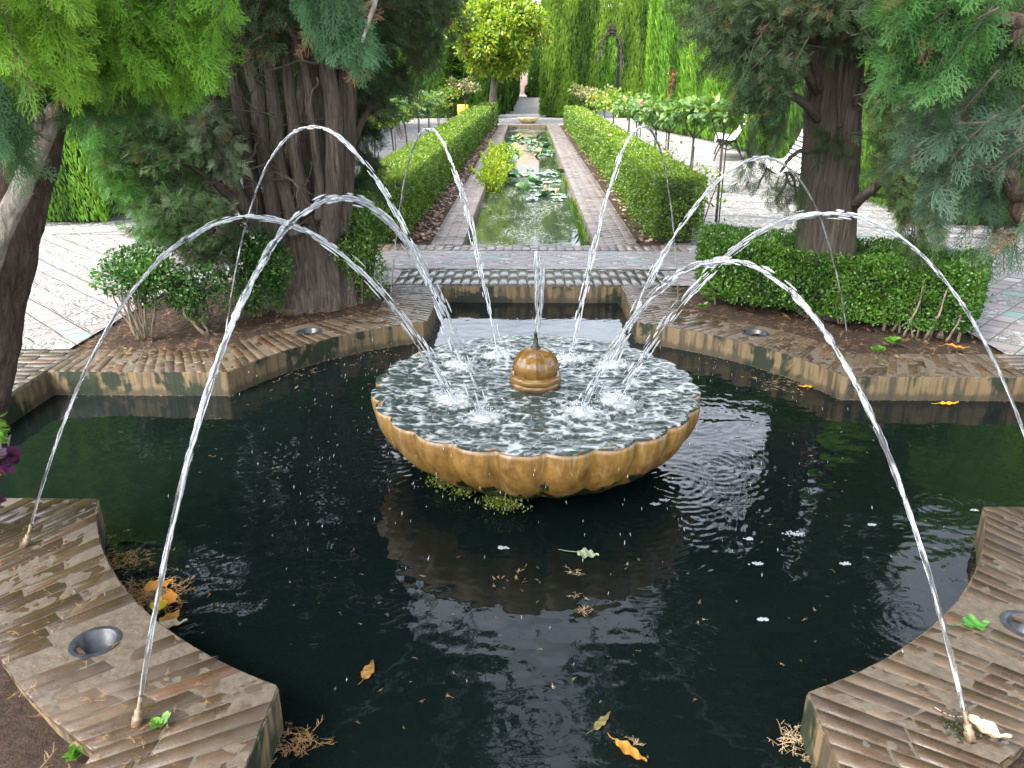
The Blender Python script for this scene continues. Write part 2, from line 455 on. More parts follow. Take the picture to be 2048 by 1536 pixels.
def spray_template(nside, sub, w, seed):
    r = np.random.default_rng(seed)
    V, F, tt = [], [], []
    def strip(a, b, w0, w1, t0, t1):
        a, b = np.array(a), np.array(b)
        d = b - a; d /= np.linalg.norm(d) + 1e-9
        s = np.cross((0, 0, 1.0), d); s /= np.linalg.norm(s) + 1e-9
        i = len(V)
        V.extend([a - s * w0, a + s * w0, b + s * w1, b - s * w1]); tt.extend([t0, t0, t1, t1])
        F.append((i, i + 1, i + 2, i + 3))
    def zc(s): return -0.22 * s * s
    main = [np.array((s, 0.03 * math.sin(s * 5 + seed), zc(s))) for s in np.linspace(0, 1, 5)]
    for k in range(4): strip(main[k], main[k + 1], w * 1.1, w, k / 4 * .8, (k + 1) / 4 * .8)
    for j in range(nside):
        s = 0.10 + 0.85 * j / nside
        sd = 1 if j % 2 else -1
        L = (0.50 * (1 - s) + 0.14) * r.uniform(.8, 1.15)
        an = sd * r.uniform(.55, .85)
        p0 = np.array((s, 0, zc(s)))
        mid = p0 + L * .5 * np.array((math.cos(an), math.sin(an), r.uniform(-.12, .12)))
        end = mid + L * .5 * np.array((math.cos(an * .7), math.sin(an * .7), r.uniform(-.15, .1)))
        strip(p0, mid, w, w * .9, s * .6, .6); strip(mid, end, w * .9, w * .5, .6, 1)
        for q in range(sub):
            u = (q + .6) / (sub + .3)
            b0 = p0 + (end - p0) * u
            a2 = an + (1 if q % 2 else -1) * r.uniform(.5, .8)
            l2 = L * .42 * (1 - u * .5)
            strip(b0, b0 + l2 * np.array((math.cos(a2), math.sin(a2), r.uniform(-.2, .1))), w * .85, w * .5, .5, 1)
    return np.array(V), [np.array(F)], np.array(tt)
FINE = [spray_template(11, 4, .0105, s) for s in (1, 2, 3)]
MED = [spray_template(8, 2, .0155, s) for s in (4, 5, 6)]
COARSE = [spray_template(5, 0, .055, s) for s in (8, 9)]

def sprays(mb, tmpl, O, X, S, c0, c1, tip, seed_up=(0, 0, 1), jit=.6):
    N = len(O); k = rng.integers(0, len(tmpl), N)
    Z = unit(np.asarray(seed_up, float) + jit * rng.normal(size=(N, 3)))
    t = rnd(N); col = lerpc(c0, c1, t) * rnd(N, .8, 1.2)[:, None]
    tp = np.broadcast_to(np.asarray(tip, float), (N, 3)) * rnd(N, .7, 1.25)[:, None]
    dead = rnd(N) < .025; col[dead] = (.10, .055, .03); tp[dead] = (.20, .11, .055)
    for q in range(len(tmpl)):
        m = k == q
        T, F, tt = tmpl[q]
        instv(mb, T, F, tt, O[m], np.asarray(X)[m], Z[m], np.asarray(S)[m], col[m], tp[m])

def clump(mb, tw, c, axis, L, n, size, tmpl, c0, c1, tip, droop=.25, twig_r=.004, spread=.9):
    """a foliage-bearing twig: sprays fan out along both sides of it"""
    axis = unit(axis); c = np.asarray(c, float)
    side = unit(np.cross(axis, rdir(1)[0]))
    a, b = c - axis * L * .5, c + axis * L * .5
    mid = (a + b) / 2 + side * L * .06
    b = b - np.array((0, 0, droop * L * .5))
    if tw is not None: tw.tube([a, mid, (mid + b) / 2], [twig_r * .7, twig_r * .5, twig_r * .2], 5, cap=False)
    s = rnd(n) ** .8
    P = a[None] * ((1 - s) ** 2)[:, None] + mid[None] * (2 * s * (1 - s))[:, None] + b[None] * (s ** 2)[:, None]
    D = unit(axis[None] * rnd(n, .5, 1.2)[:, None] + rdir(n) * spread + np.array((0, 0, -droop)))
    sprays(mb, tmpl, P, D, size * rnd(n, .65, 1.25), c0, c1, tip)

# ---------------------------------------------------------------- setting: sky, ground
CX, CY = 0.05, 3.54                        # centre of the round pool
RW, HA, AL = 1.93, 0.74, 2.84              # pool radius, half width and length of its four arms
SUN_EL, SUN_AZ = math.radians(52), math.radians(-125)   # azimuth measured from +Y towards +X
w = bpy.data.worlds.new('World'); SC.world = w; w.use_nodes = True
nt = w.node_tree; bg = nt.nodes['Background']
sky = nt.nodes.new('ShaderNodeTexSky'); sky.sky_type = 'NISHITA'; sky.sun_disc = False
sky.sun_elevation = SUN_EL; sky.sun_rotation = SUN_AZ; sky.air_density = 1.0; sky.dust_density = 4.0; sky.ozone_density = 1.0
hs = nt.nodes.new('ShaderNodeHueSaturation'); hs.inputs['Saturation'].default_value = 0.42
nt.links.new(sky.outputs[0], hs.inputs['Color'])
tcw = nt.nodes.new('ShaderNodeTexCoord'); mpw = nt.nodes.new('ShaderNodeMapping'); mpw.inputs['Scale'].default_value = (1, 1, 1.8)
nzw = nt.nodes.new('ShaderNodeTexNoise'); nzw.inputs['Scale'].default_value = 2.6; nzw.inputs['Detail'].default_value = 5
rpw = nt.nodes.new('ShaderNodeValToRGB'); rpw.color_ramp.elements[0].position = .40; rpw.color_ramp.elements[1].position = .58
hs.inputs['Saturation'].default_value = .62; hs.inputs['Value'].default_value = 1.15
hc = nt.nodes.new('ShaderNodeHueSaturation'); hc.inputs['Saturation'].default_value = .36; hc.inputs['Value'].default_value = 2.9
mxw = nt.nodes.new('ShaderNodeMix'); mxw.data_type = 'RGBA'
nt.links.new(tcw.outputs['Generated'], mpw.inputs['Vector']); nt.links.new(mpw.outputs[0], nzw.inputs['Vector']); nt.links.new(nzw.outputs[0], rpw.inputs[0])
nt.links.new(sky.outputs[0], hc.inputs['Color']); nt.links.new(rpw.outputs[0], mxw.inputs[0]); nt.links.new(hs.outputs[0], mxw.inputs[6]); nt.links.new(hc.outputs[0], mxw.inputs[7])
nt.links.new(mxw.outputs[2], bg.inputs[0]); bg.inputs[1].default_value = 0.15
sl = bpy.data.lights.new('sun', 'SUN'); sl.energy = 0.55; sl.angle = math.radians(25); sl.color = (1, .96, .88)
so = bpy.data.objects.new('sun', sl); COL.objects.link(so)
so.rotation_euler = (PI / 2 - SUN_EL, 0, PI - SUN_AZ)
so.location = (-6, -4, 12)

def cells(name, mat, xs, ys, z, keep):
    mb = MB()
    for x0, x1 in zip(xs[:-1], xs[1:]):
        for y0, y1 in zip(ys[:-1], ys[1:]):
            if keep((x0 + x1) / 2, (y0 + y1) / 2):
                mb.add([(x0, y0, z), (x1, y0, z), (x1, y1, z), (x0, y1, z)], [(0, 1, 2, 3)])
    return mb.build(name, mat, kind='structure')
SQ = (CX - 2.95, CX + 2.95, CY - 2.95, CY + 2.88)
CAN = (-0.66, 0.72, 8.03, 29.7)
insq = lambda x, y: SQ[0] < x < SQ[1] and SQ[2] < y < SQ[3]
cells('gravel', M['gravel'], [-150, CAN[0], CAN[1], 150], [8.6, CAN[3], 160], -.008,
      lambda x, y: not (CAN[0] < x < CAN[1] and y < CAN[3]))
cells('ground', M['gravel'], [-150, -30, 30, 150], [-60, -12, 8.6], -.012, lambda x, y: abs(x) > 30 or y < -12)
mb = MB(); mb.add([(-1.05, 31.0, -.002), (1.22, 31.0, -.002), (1.1, 77, -.002), (-1.0, 77, -.002)], [(0, 1, 2, 3)])
mb.build('path', M['gravel'], kind='structure')
mb = MB(); mb.add([(-1.62, 6.97, -.003), (1.62, 6.97, -.003), (1.62, 7.76, -.003), (-1.62, 7.76, -.003)], [(0, 1, 2, 3)])
mb.build('paving', M['diamond'], kind='structure')
# the canal is cut through the first strip of paving
cells('pavement', M['mosaic'], [-30, SQ[0], CAN[0], CAN[1], SQ[1], 30], [-12, SQ[2], SQ[3], CAN[2], 8.6], -.012,
      lambda x, y: not insq(x, y) and not (CAN[0] < x < CAN[1] and y > CAN[2]))

def brick(mb, q, z0, zt, col, inset=.0013, tilt=.0006):
    """brick from a ground quad q (4 xy corners, counter-clockwise), chamfered top"""
    q = np.asarray(q, float); c = q.mean(0)
    d = q - c; l = np.linalg.norm(d, axis=1, keepdims=True)
    qi = c + d * (1 - inset * 1.4 / l)
    dz = rng.normal(0, tilt, 2)
    t = zt + rng.normal(0, .0008) + (d @ dz) * 6
    V = [(*p, z0) for p in q] + [(p[0], p[1], tz - inset) for p, tz in zip(q, t)] + [(p[0], p[1], tz) for p, tz in zip(qi, t)]
    F = [(0, 1, 5, 4), (1, 2, 6, 5), (2, 3, 7, 6), (3, 0, 4, 7), (4, 5, 9, 8), (5, 6, 10, 9), (6, 7, 11, 10), (7, 4, 8, 11), (8, 9, 10, 11)]
    mb.add(V, F, col)
def bcol():
    v = rng.uniform(.66, 1.25); k = rng.random()
    if k < .08: return np.array((1.10, .90, .80)) * v
    if k < .22: return np.array((.80, .78, .80)) * v
    return np.array((1, .98, .95)) * v

# brick-on-edge coping of one quarter of the pool
A0 = math.asin(HA / RW); CW = 0.40
KX = RW * math.cos(A0)
RO = RW + .39; AO = math.asin((HA + CW) / RO)
def inner_outer():
    """matched points of the inner and outer edge in quadrant coordinates"""
    I, O = [], []
    for s in np.linspace(0, 1, 19)[:-1]:
        I.append((AL + (KX - AL) * s, HA)); O.append((AL + (RO * math.cos(AO) - AL) * s, HA + CW))
    for s in np.linspace(0, 1, 27)[:-1]:
        a = A0 + (PI / 2 - 2 * A0) * s; b = AO + (PI / 2 - 2 * AO) * s
        I.append((RW * math.cos(a), RW * math.sin(a))); O.append((RO * math.cos(b), RO * math.sin(b)))
    for s in np.linspace(0, 1, 19):
        I.append((HA, KX + (AL - KX) * s)); O.append((HA + CW, RO * math.cos(AO) + (AL - RO * math.cos(AO)) * s))
    return np.array(I), np.array(O)
QI, QO = inner_outer()
QL = np.concatenate([[0], np.cumsum(np.linalg.norm(np.diff(QI, axis=0), axis=1))])
def qpt(s, t):
    i = np.array([np.interp(s, QL, QI[:, k]) for k in (0, 1)]); o = np.array([np.interp(s, QL, QO[:, k]) for k in (0, 1)])
    return i + (o - i) * t
def quadrant(sx, sy, label, holes):
    t = thing('brick_coping', label, 'coping', 'copings round the pool', (CX + sx * 1.6, CY + sy * 1.6, 0))
    base = np.array((CX + sx * 1.6, CY + sy * 1.6))
    W = lambda p: np.array((CX + sx * p[0], CY + sy * p[1])) - base
    bm, mm, wm = MB(), MB(), MB()
    hp = [(np.array(h) - base, hr) for h, hr in holes]
    n = 58; ds = QL[-1] / n
    for k in range(n):
        s0, s1 = k * ds + .0026, (k + 1) * ds - .0026
        cut = rng.choice([.34, .66, .5]) + rng.uniform(-.04, .04)
        for t0, t1 in ((rng.normal(.006, .003), cut - .008), (cut + .008, 1.0)):
            q = [W(qpt(s0, t0)), W(qpt(s1, t0)), W(qpt(s1, t1)), W(qpt(s0, t1))]
            if sx * sy < 0: q = q[::-1]
            q = np.array(q) + rng.normal(0, .0015, (4, 2))
            if any(np.linalg.norm(q.mean(0) - h) < r + .055 for h, r in hp):
                continue
            brick(bm, q, -.016, 0.0, bcol())
    # mortar bed between the bricks, cut out round the drain sockets
    ns, ntt = 260, 40
    G = np.array([[W(qpt(s, u)) for u in np.linspace(.006, 1.0, ntt)] for s in np.linspace(0, QL[-1], ns)])
    V = np.concatenate([G, np.full((ns, ntt, 1), -.0008)], -1).reshape(-1, 3)
    V[:, 2] += (fbm(np.c_[V[:, :2] * 30, np.zeros(len(V))], 3, 5) - .5) * .004
    for h, r in hp:
        d = np.linalg.norm(V[:, :2] - h, axis=1)
        V[:, 2] = np.where(d < r + .06, .0 + (fbm(np.c_[V[:, :2] * 40, np.zeros(len(V))], 2, 8) - .5) * .004, V[:, 2])
    i = np.arange(ns - 1)[:, None] * ntt; j = np.arange(ntt - 1)[None]
    F = np.stack([i + j, i + j + 1, i + ntt + j + 1, i + ntt + j], -1).reshape(-1, 4)
    cen = V[F].mean(1)
    for h, r in hp:
        m = np.linalg.norm(cen[:, :2] - h, axis=1) > r
        F, cen = F[m], cen[m]
    mm.add(V, F if sx * sy > 0 else F[:, ::-1])
    # rendered wall under the bricks, down into the water, and the outer side
    zs = [-.0045, -.05, -.10, -.16, -.7]
    P = np.array([np.r_[W(qpt(s, u)), z] for u, z in ((-.006, -.0045), (.02, -.0046)) for s in np.linspace(0, QL[-1], 150)]); k = np.arange(149)
    wm.add(P, np.stack([k, k + 1, k + 151, k + 150], -1))
    for tt_, zl, off in ((-.006, zs, 0), (.995, [-.012, -.12, -.3], 0)):
        P = np.array([W(qpt(s, tt_)) for s in np.linspace(0, QL[-1], 150)])
        for a, b in zip(zl[:-1], zl[1:]):
            V = np.concatenate([np.c_[P, np.full(150, a)], np.c_[P, np.full(150, b)]])
            k = np.arange(149)
            wm.add(V, np.stack([k, k + 1, k + 151, k + 150], -1))
    bm.build('bricks', M['brick'], t); mm.build('mortar', M['mortar'], t, True); wm.build('pool_wall', M['pool_wall'], t)
    for h, r in hp:
        d = MB(); th = np.linspace(0, 2 * PI, 40, endpoint=False)
        rings = [(r + .012, .002), (r, .004), (r - .006, .002), (r - .008, -.16)]
        V = np.concatenate([np.c_[h[0] + a * np.cos(th), h[1] + a * np.sin(th), np.full(40, z)] for a, z in rings])
        F = [(q * 40 + k, q * 40 + (k + 1) % 40, q * 40 + 40 + (k + 1) % 40, q * 40 + 40 + k) for q in range(3) for k in range(40)]
        F.append(tuple(120 + k for k in range(40)))
        d.add(V, F)
        d.build('drain_hole', M['drain'], t)
    return t
quadrant(-1, 1, 'brown brick coping curving in front of the wide many-stemmed trunk', [((-1.46, 5.07), .075)])
quadrant(1, 1, 'brown brick coping with mossy wall in front of the box hedge ring', [((1.54, 5.09), .08)])
quadrant(-1, -1, 'wet brown brick coping at lower left with open round drain hole and two jets', [((-1.30, 1.93), .062)])
quadrant(1, -1, 'brown brick coping at lower right with a green leaf on its edge', [(tuple(onz(2052, 1250)[:2]), .06)])

# brick bands closing the arms and edging the canal (paving)
def band(x0, x1, y0, y1, along, pitch, mat, name='brick_paving', lens=(.27, .13), kind='structure', parent=None, base=(0, 0), zt=0.0):
    mb = MB()
    L0, L1, W0, W1 = (x0, x1, y0, y1) if along == 'x' else (y0, y1, x0, x1)
    n = max(1, round((L1 - L0) / pitch)); d = (L1 - L0) / n
    for k in range(n):
        a, b = L0 + k * d + .005, L0 + (k + 1) * d - .005
        w = W0; first = lens[k % 2]
        while w < W1 - .02:
            e = min(w + first, W1); first = lens[0]
            if W1 - e < .05: e = W1
            r = (a, w + .005, b, e - .005)
            q = [(r[0], r[1]), (r[2], r[1]), (r[2], r[3]), (r[0], r[3])] if along == 'x' else [(r[1], r[0]), (r[3], r[0]), (r[3], r[2]), (r[1], r[2])]
            brick(mb, np.array(q) - base + rng.normal(0, .0012, (4, 2)), -.06, zt, bcol()); w = e
    o = mb.build(name, mat, parent, kind=kind)
    g = MB(); g.box(x0 - base[0] + .004, x1 - base[0] - .004, y0 - base[1] + .004, y1 - base[1] - .004, -.5, zt - .006)
    g.build('mortar' if parent else 'mortar_bed', M['mortar'], parent, kind=kind)
    return o
band(-1.10, 1.20, CY + AL + .01, 6.95, 'x', .078, M['brick_wet'], lens=(.24, .30))
band(-1.62, 1.62, 7.78, 8.04, 'x', .088, M['brick_pale'], lens=(.24, .12))
band(CX - AL - .46, CX - AL - .005, CY - 1.14, CY + 1.14, 'y', .066, M['brick_wet'])
band(CX + AL + .005, CX + AL + .46, CY - 1.14, CY + 1.14, 'y', .066, M['brick_wet'])
# far and side end walls of the arms
g = MB()
for (x0, y0, x1, y1) in ((CX - HA - .02, CY + AL - .012, CX + HA + .02, CY + AL - .012), (CX - AL + .012, CY - HA - .02, CX - AL + .012, CY + HA + .02), (CX + AL - .012, CY - HA - .02, CX + AL - .012, CY + HA + .02)):
    g.add([(x0, y0, -.012), (x1, y1, -.012), (x1, y1, -.7), (x0, y0, -.7)], [(0, 1, 2, 3)])
g.build('pool_end_wall', M['pool_wall'], kind='structure')
# beds
def bed(name, x0, x1, y0, y1, z, amp, nx=90, ny=60, seed=0):
    mb = MB(); X, Y = np.meshgrid(np.linspace(x0, x1, nx), np.linspace(y0, y1, ny))
    P = np.c_[X.ravel(), Y.ravel(), np.zeros(X.size)]
    e = np.minimum.reduce([P[:, 0] - x0, x1 - P[:, 0], P[:, 1] - y0, y1 - P[:, 1]])
    P[:, 2] = z + amp * (fbm(P * 4 + seed, 4, seed) - .4) * np.clip(e / .12, 0.1, 1)
    i = np.arange(ny - 1)[:, None] * nx; j = np.arange(nx - 1)[None]
    F = np.stack([i + j, i + j + 1, i + nx + j + 1, i + nx + j], -1).reshape(-1, 4)
    c = P[F].mean(1)
    mb.add(P, F[np.hypot(c[:, 0] - CX, c[:, 1] - CY) > 2.2])
    return mb.build(name, M['soil'], smooth=True, kind='structure')
bed('soil', CX - 2.95, CX - 1.0, CY + .95, CY + 2.97, -.03, .06, seed=1)
bed('soil', CX + 1.0, CX + 2.98, CY + .95, CY + 2.97, -.03, .06, seed=2)
bed('soil', CX - 3.0, CX - 1.0, CY - 2.99, CY - .95, -.05, .05, seed=3)
bed('soil', CX + 1.0, CX + 3.0, CY - 2.99, CY - .95, -.05, .05, seed=4)
bed('soil', -1.30, -.985, 8.06, 29.6, .0, .02, 8, 300, seed=5)
bed('soil', 1.155, 1.42, 8.06, 29.6, .0, .02, 8, 300, seed=6)

# ---------------------------------------------------------------- pool water
WZ = -0.15
def waves(P, src, amp, lam, fall):
    h = np.zeros(len(P))
    for (x, y), a, l, f in zip(src, amp, lam, fall):
        d = np.hypot(P[:, 0] - x, P[:, 1] - y)
        m = d < f * 2.6
        dm = d[m]
        h[m] += a * np.sin(2 * PI * dm / l) * np.exp(-(dm / f) ** 2)
    return h
def grid_water(name, mat, x0, x1, y0, y1, z, step, fn):
    nx, ny = int((x1 - x0) / step) + 1, int((y1 - y0) / step) + 1
    X, Y = np.meshgrid(np.linspace(x0, x1, nx), np.linspace(y0, y1, ny))
    P = np.c_[X.ravel(), Y.ravel(), np.zeros(X.size)]
    P[:, 2] = z + fn(P)
    i = np.arange(ny - 1)[:, None] * nx; j = np.arange(nx - 1)[None]
    mb = MB(); mb.add(P, np.stack([i + j, i + j + 1, i + nx + j + 1, i + nx + j], -1).reshape(-1, 4))
    return mb.build(name, mat, smooth=True, kind='structure')
def pool_h(P):
    r = np.hypot(P[:, 0] - CX, P[:, 1] - CY)
    h = (fbm(np.c_[P[:, 0] * 5, P[:, 1] * 7, P[:, 2]], 3, 11) - .5) * .0022
    act = np.exp(-((r - .72) / .42) ** 2)
    h += (fbm(np.c_[P[:, 0] * 26, P[:, 1] * 26, P[:, 2] + 4], 2, 17) - .5) * .0042 * act
    h += (fbm(np.c_[P[:, 0] * 9, P[:, 1] * 15, P[:, 2] + 9], 3, 19) - .5) * .0042 * np.exp(-((r - 1.3) / .9) ** 2)
    src, a, l, f = [], [], [], []
    for k in range(46):                              # drips falling from the rim
        th = rng.uniform(0, 2 * PI); rr = rng.uniform(.62, .98)
        src.append((CX + rr * math.cos(th), CY + rr * math.sin(th))); a.append(rng.uniform(.0004, .0011)); l.append(rng.uniform(.028, .05)); f.append(rng.uniform(.12, .34))
    for px, py in ((1440, 880), (1450, 960), (820, 900), (1380, 1010), (780, 960), (1075, 1440), (1500, 1180), (1830, 1240), (1880, 1010), (250, 950), (1850, 1110), (520, 900)):
        p = onz(px, py, WZ); src.append((p[0], p[1])); a.append(rng.uniform(.0002, .0005)); l.append(rng.uniform(.03, .05)); f.append(rng.uniform(.10, .24))
    for k in range(26):
        src.append((rng.uniform(-1.8, 1.9), rng.uniform(1.2, 5.6))); a.append(rng.uniform(.0002, .0006)); l.append(rng.uniform(.025, .045)); f.append(rng.uniform(.06, .2))
    return h + waves(P, src, a, l, f)
grid_water('pool_water', M['pool_water'], CX - AL, CX + AL, CY - AL, CY + AL + .0, WZ, .0115, pool_h)
mb = MB(); mb.add([(-3.2, .2, -.75), (3.3, .2, -.75), (3.3, 6.8, -.75), (-3.2, 6.8, -.75)], [(0, 1, 2, 3)]); mb.build('pool_floor', M['pool_wall'], kind='structure')
grid_water('canal_water', M['canal_water'], CAN[0] - .02, CAN[1] + .02, CAN[2] + .005, CAN[3] - .005, -.12, .06,
           lambda P: (fbm(np.c_[P[:, 0] * 3, P[:, 1] * 3, P[:, 2]], 3, 21) - .5) * .0012)

# ---------------------------------------------------------------- scalloped basin
NL, RIM, RZ = 24, .775, .225
SEAM = -PI / 2 + .042
def lobed(th, r, amp):
    return r * (1 - amp + amp * np.sqrt(np.abs(np.sin((th - SEAM) * NL / 2)) + .004))
bt = thing('fountain_basin', 'wide scalloped ochre stone bowl brimming with water in the pool', 'fountain', None, (CX, CY, -.5))
b = MB(); nth = 24 * 14
th = np.linspace(0, 2 * PI, nth, endpoint=False)
prof = [(.60, .10, .03), (.70, .19, .045), (.735, .214, .05), (.752, .226, .055), (.768, .226, .055), (.778, .219, .055), (.781, .20, .055), (.778, .165, .055), (.768, .125, .055), (.748, .08, .056), (.718, .035, .058), (.678, -.008, .06), (.628, -.048, .062), (.565, -.085, .06), (.49, -.115, .055), (.40, -.14, .05), (.31, -.16, .04), (.25, -.19, .02), (.22, -.30, 0), (.26, -.5, 0)]
V = np.concatenate([np.c_[lobed(th, r, a) * np.cos(th), lobed(th, r, a) * np.sin(th), np.full(nth, z + .5)] for r, z, a in prof])
V += (fbm(V * 16, 3, 31)[:, None] - .5) * .006
i = np.arange(len(prof) - 1)[:, None] * nth; j = np.arange(nth)[None]
b.add(V, np.stack([i + (j + 1) % nth, i + j, i + nth + j, i + nth + (j + 1) % nth], -1).reshape(-1, 4))
b.build('bowl', M['stone'], bt, True)
# plinth, ribbed dome, bronze spout in the middle
p = MB()
def ring_prof(mb, prof, n, fn=None, z0=.5, ph=0):
    th = np.linspace(0, 2 * PI, n, endpoint=False) + ph
    rows = []
    for r, z in prof:
        rr = fn(th, r, z) if fn else np.full(n, r)
        rows.append(np.c_[rr * np.cos(th), rr * np.sin(th), np.full(n, z + z0)])
    V = np.concatenate(rows); m = len(prof)
    i = np.arange(m - 1)[:, None] * n; j = np.arange(n)[None]
    mb.add(V, np.stack([i + j, i + (j + 1) % n, i + n + (j + 1) % n, i + n + j], -1).reshape(-1, 4))
ring_prof(p, [(.112, .10), (.112, .222), (.120, .228), (.122, .240), (.116, .250)], 48)
p.build('plinth', M['glaze'], bt, True)
p = MB()
ring_prof(p, [(.112, .2505), (.126, .251), (.130, .256), (.130, .270), (.127, .280), (.120, .284), (.104, .286)], 8, ph=PI / 8)
p.build('octagon_step', M['glaze'], bt)
p = MB()
def rib(th, r, z):
    a = np.abs(((th * 12 / (2 * PI)) % 1) - .5) * 2
    return r * (1 + .045 * np.exp(-((1 - a) / .16) ** 2) - .05 * np.exp(-(a / .25) ** 2) * 0)
ring_prof(p, [(.099, .286), (.105, .30), (.106, .316), (.104, .334), (.098, .352), (.088, .370), (.073, .386), (.054, .398), (.034, .406), (.018, .409)], 144, rib)
p.build('dome', M['glaze'], bt, True)
p = MB()
ring_prof(p, [(.024, .404), (.025, .412), (.017, .418), (.013, .435), (.009, .455), (.0085, .475), (.011, .478), (.011, .486), (.006, .488), (.005, .480)], 20)
sp_ = p.build('spout', M['bronze'], bpy.data.objects['dome'], True)
# water brimming over the rim
b = MB(); nr = 120; nth = 24 * 28; th = np.linspace(0, 2 * PI, nth, endpoint=False)
rr = np.linspace(.10, .7795, nr)
T, R = np.meshgrid(th, rr)
Rl = np.where(R > .60, R * (1 - .055 * ((R - .60) / .172) + .055 * ((R - .60) / .172) * np.sqrt(np.abs(np.sin((T - SEAM) * NL / 2)) + .004)), R)
P = np.c_[(Rl * np.cos(T)).ravel(), (Rl * np.sin(T)).ravel(), np.zeros(R.size)]
rad = R.ravel()
NOZ = {'A': (-1.85, -1.07), 'B': (-1.06, -1.91), 'C': (1.09, -1.92), 'D': (-1.96, 1.23), 'E': (-1.05, 2.13), 'F': (1.06, 2.04), 'G': (2.04, 1.41), 'H': (1.84, -1.08)}
APEX = {'A': 1.12, 'B': 1.26, 'C': 1.06, 'D': 1.36, 'E': 1.32, 'F': 1.34, 'G': 1.20, 'H': 1.14}
LAND = {k: np.array(v) / np.hypot(*v) * (.44 + .04 * math.sin(i * 2.3)) for i, (k, v) in enumerate(NOZ.items())}
rg = lambda fx, fy, s: 1 - np.abs(2 * fbm(np.c_[P[:, 0] * fx + .05 * np.sin(P[:, 1] * 40), P[:, 1] * fy, P[:, 2] + s], 2, 41 + int(s)) - 1)
hz = (rg(11, 15, 0) - .8) * .0135 + (rg(24, 36, 5) - .8) * .0070 + (fbm(np.c_[P[:, 0] * 8, P[:, 1] * 10, P[:, 2]], 2, 39) - .5) * .008
hz += (fbm(np.c_[P[:, 0] * 34, P[:, 1] * 48, P[:, 2] + 3], 2, 43) - .5) * .0035
foam_glint = np.zeros(len(P))
for k, l in LAND.items():
    d = np.hypot(P[:, 0] - l[0], P[:, 1] - l[1])
    hz += np.exp(-(d / .05) ** 2) * .012 + .0045 * np.sin(d * 2 * PI / .055) * np.exp(-(d / .17) ** 2)
    hz += (fbm(np.c_[P[:, 0] * 60, P[:, 1] * 60, P[:, 2] + 7], 2, 47) - .5) * .026 * np.exp(-(d / .10) ** 2)
    foam_glint = np.maximum(foam_glint, np.exp(-(d / .085) ** 2))
rgc = rg(11, 15, 0) * .5 + rg(24, 36, 5) * .5
fz = fbm(np.c_[P[:, 0] * 42, P[:, 1] * 55, P[:, 2] + 2], 3, 53)
foam_glint = np.clip((foam_glint * .9 + fz - .70) * 2.0, 0, 1) * .6
foam_glint = np.maximum(foam_glint, np.clip((rgc - .80) * 5, 0, .55) * (.5 + .5 * fz))  # pale lines on the crests paint sky glints into the foam mask
edge = np.clip((rad - .70) / .07, 0, 1)
P[:, 2] = .5 + .2285 + hz * (1 - edge * .72) - .0035 * np.clip((rad - .765) / .0145, 0, 1)
i = np.arange(nr - 1)[:, None] * nth; j = np.arange(nth)[None]
b.add(P, np.stack([i + j, i + (j + 1) % nth, i + nth + (j + 1) % nth, i + nth + j], -1).reshape(-1, 4)[:, ::-1], np.c_[foam_glint, foam_glint, foam_glint])
bw = b.build('basin_water', M['basin_water'], smooth=True, kind='structure'); bw.location = (CX, CY, -.5)
# moss hanging below the bowl
for grp in (((885, 968, 260), (925, 985, 160)), ((1000, 1005, 520), (1020, 1012, 240))):
    mo = MB()
    for px, py, n in grp:
        c = onz(px, py - 12, -.085)
        O = c + rng.normal(0, 1, (n, 3)) * (.035, .02, .016) - (0, 0, .015)
        instv(mo, DIAM, DIAM_F, DIAM_T, O - np.array((CX, CY, -.5)), unit(rdir(n) + (0, -.3, -1.0)), rdir(n), rnd(n, .008, .018), lerpc((.05, .08, .012), (.16, .19, .02), rnd(n)))
    mo.build('moss', M['box_leaf'], bt)

# ---------------------------------------------------------------- jets
def fall_path(a, l, ap, n=80, z0=.055, z1=.225):
    A, D = ap - z0, z1 - z0
    bq = 2 * A * (1 + math.sqrt(1 - D / A)); aq = bq - D
    s = np.linspace(0, 1, n)
    xy = np.array(a)[None] * (1 - s)[:, None] + np.array(l)[None] * s[:, None]
    return np.c_[xy, z0 + bq * s - aq * s * s]
def white(mb, n, seg, seed, amt):  # diffuse white paints sky highlights on the jet, along with aerated water
    th = np.linspace(0, 2 * PI, seg, endpoint=False)
    q = np.stack([np.tile(np.cos(th) * 2.4, (n, 1)), np.tile(np.sin(th) * 2.4, (n, 1)), np.tile(np.linspace(0, 22, n)[:, None], (1, seg))], -1).reshape(-1, 3)
    f = np.clip((fbm(q + seed, 3, seed) - .46) * 4 + np.repeat(amt, seg) - .2, .03, .9)
    mb.C[-1] = np.c_[f, f, f]
def ligaments(mb, P, s0, s1, n, spread, len_=(.03, .10), rad=(.0016, .0042)):
    m = len(P); ss = np.sort(rnd(n, s0, s1) ** 1.0)
    for s in ss:
        q = s * (m - 1); k = int(min(q, m - 2)); fpos = P[k] + (P[k + 1] - P[k]) * (q - k)
        t = unit(P[k + 1] - P[k]); w = (s - s0) / (1 - s0 + 1e-6)
        c = fpos + rng.normal(0, 1, 3) * spread * (.35 + w)
        L = rng.uniform(*len_); r = rng.uniform(*rad)
        u = np.linspace(-.5, .5, 7)
        pts = c[None] + t[None] * (u * L)[:, None]; pts[:, 2] -= (u * L) ** 2 * 1.2
        mb.tube(pts, np.maximum(r * (1 - (2 * u) ** 2) ** .6 * rng.uniform(.7, 1.2, 7), .0003), 6, (rng.uniform(.3, .9),) * 3)
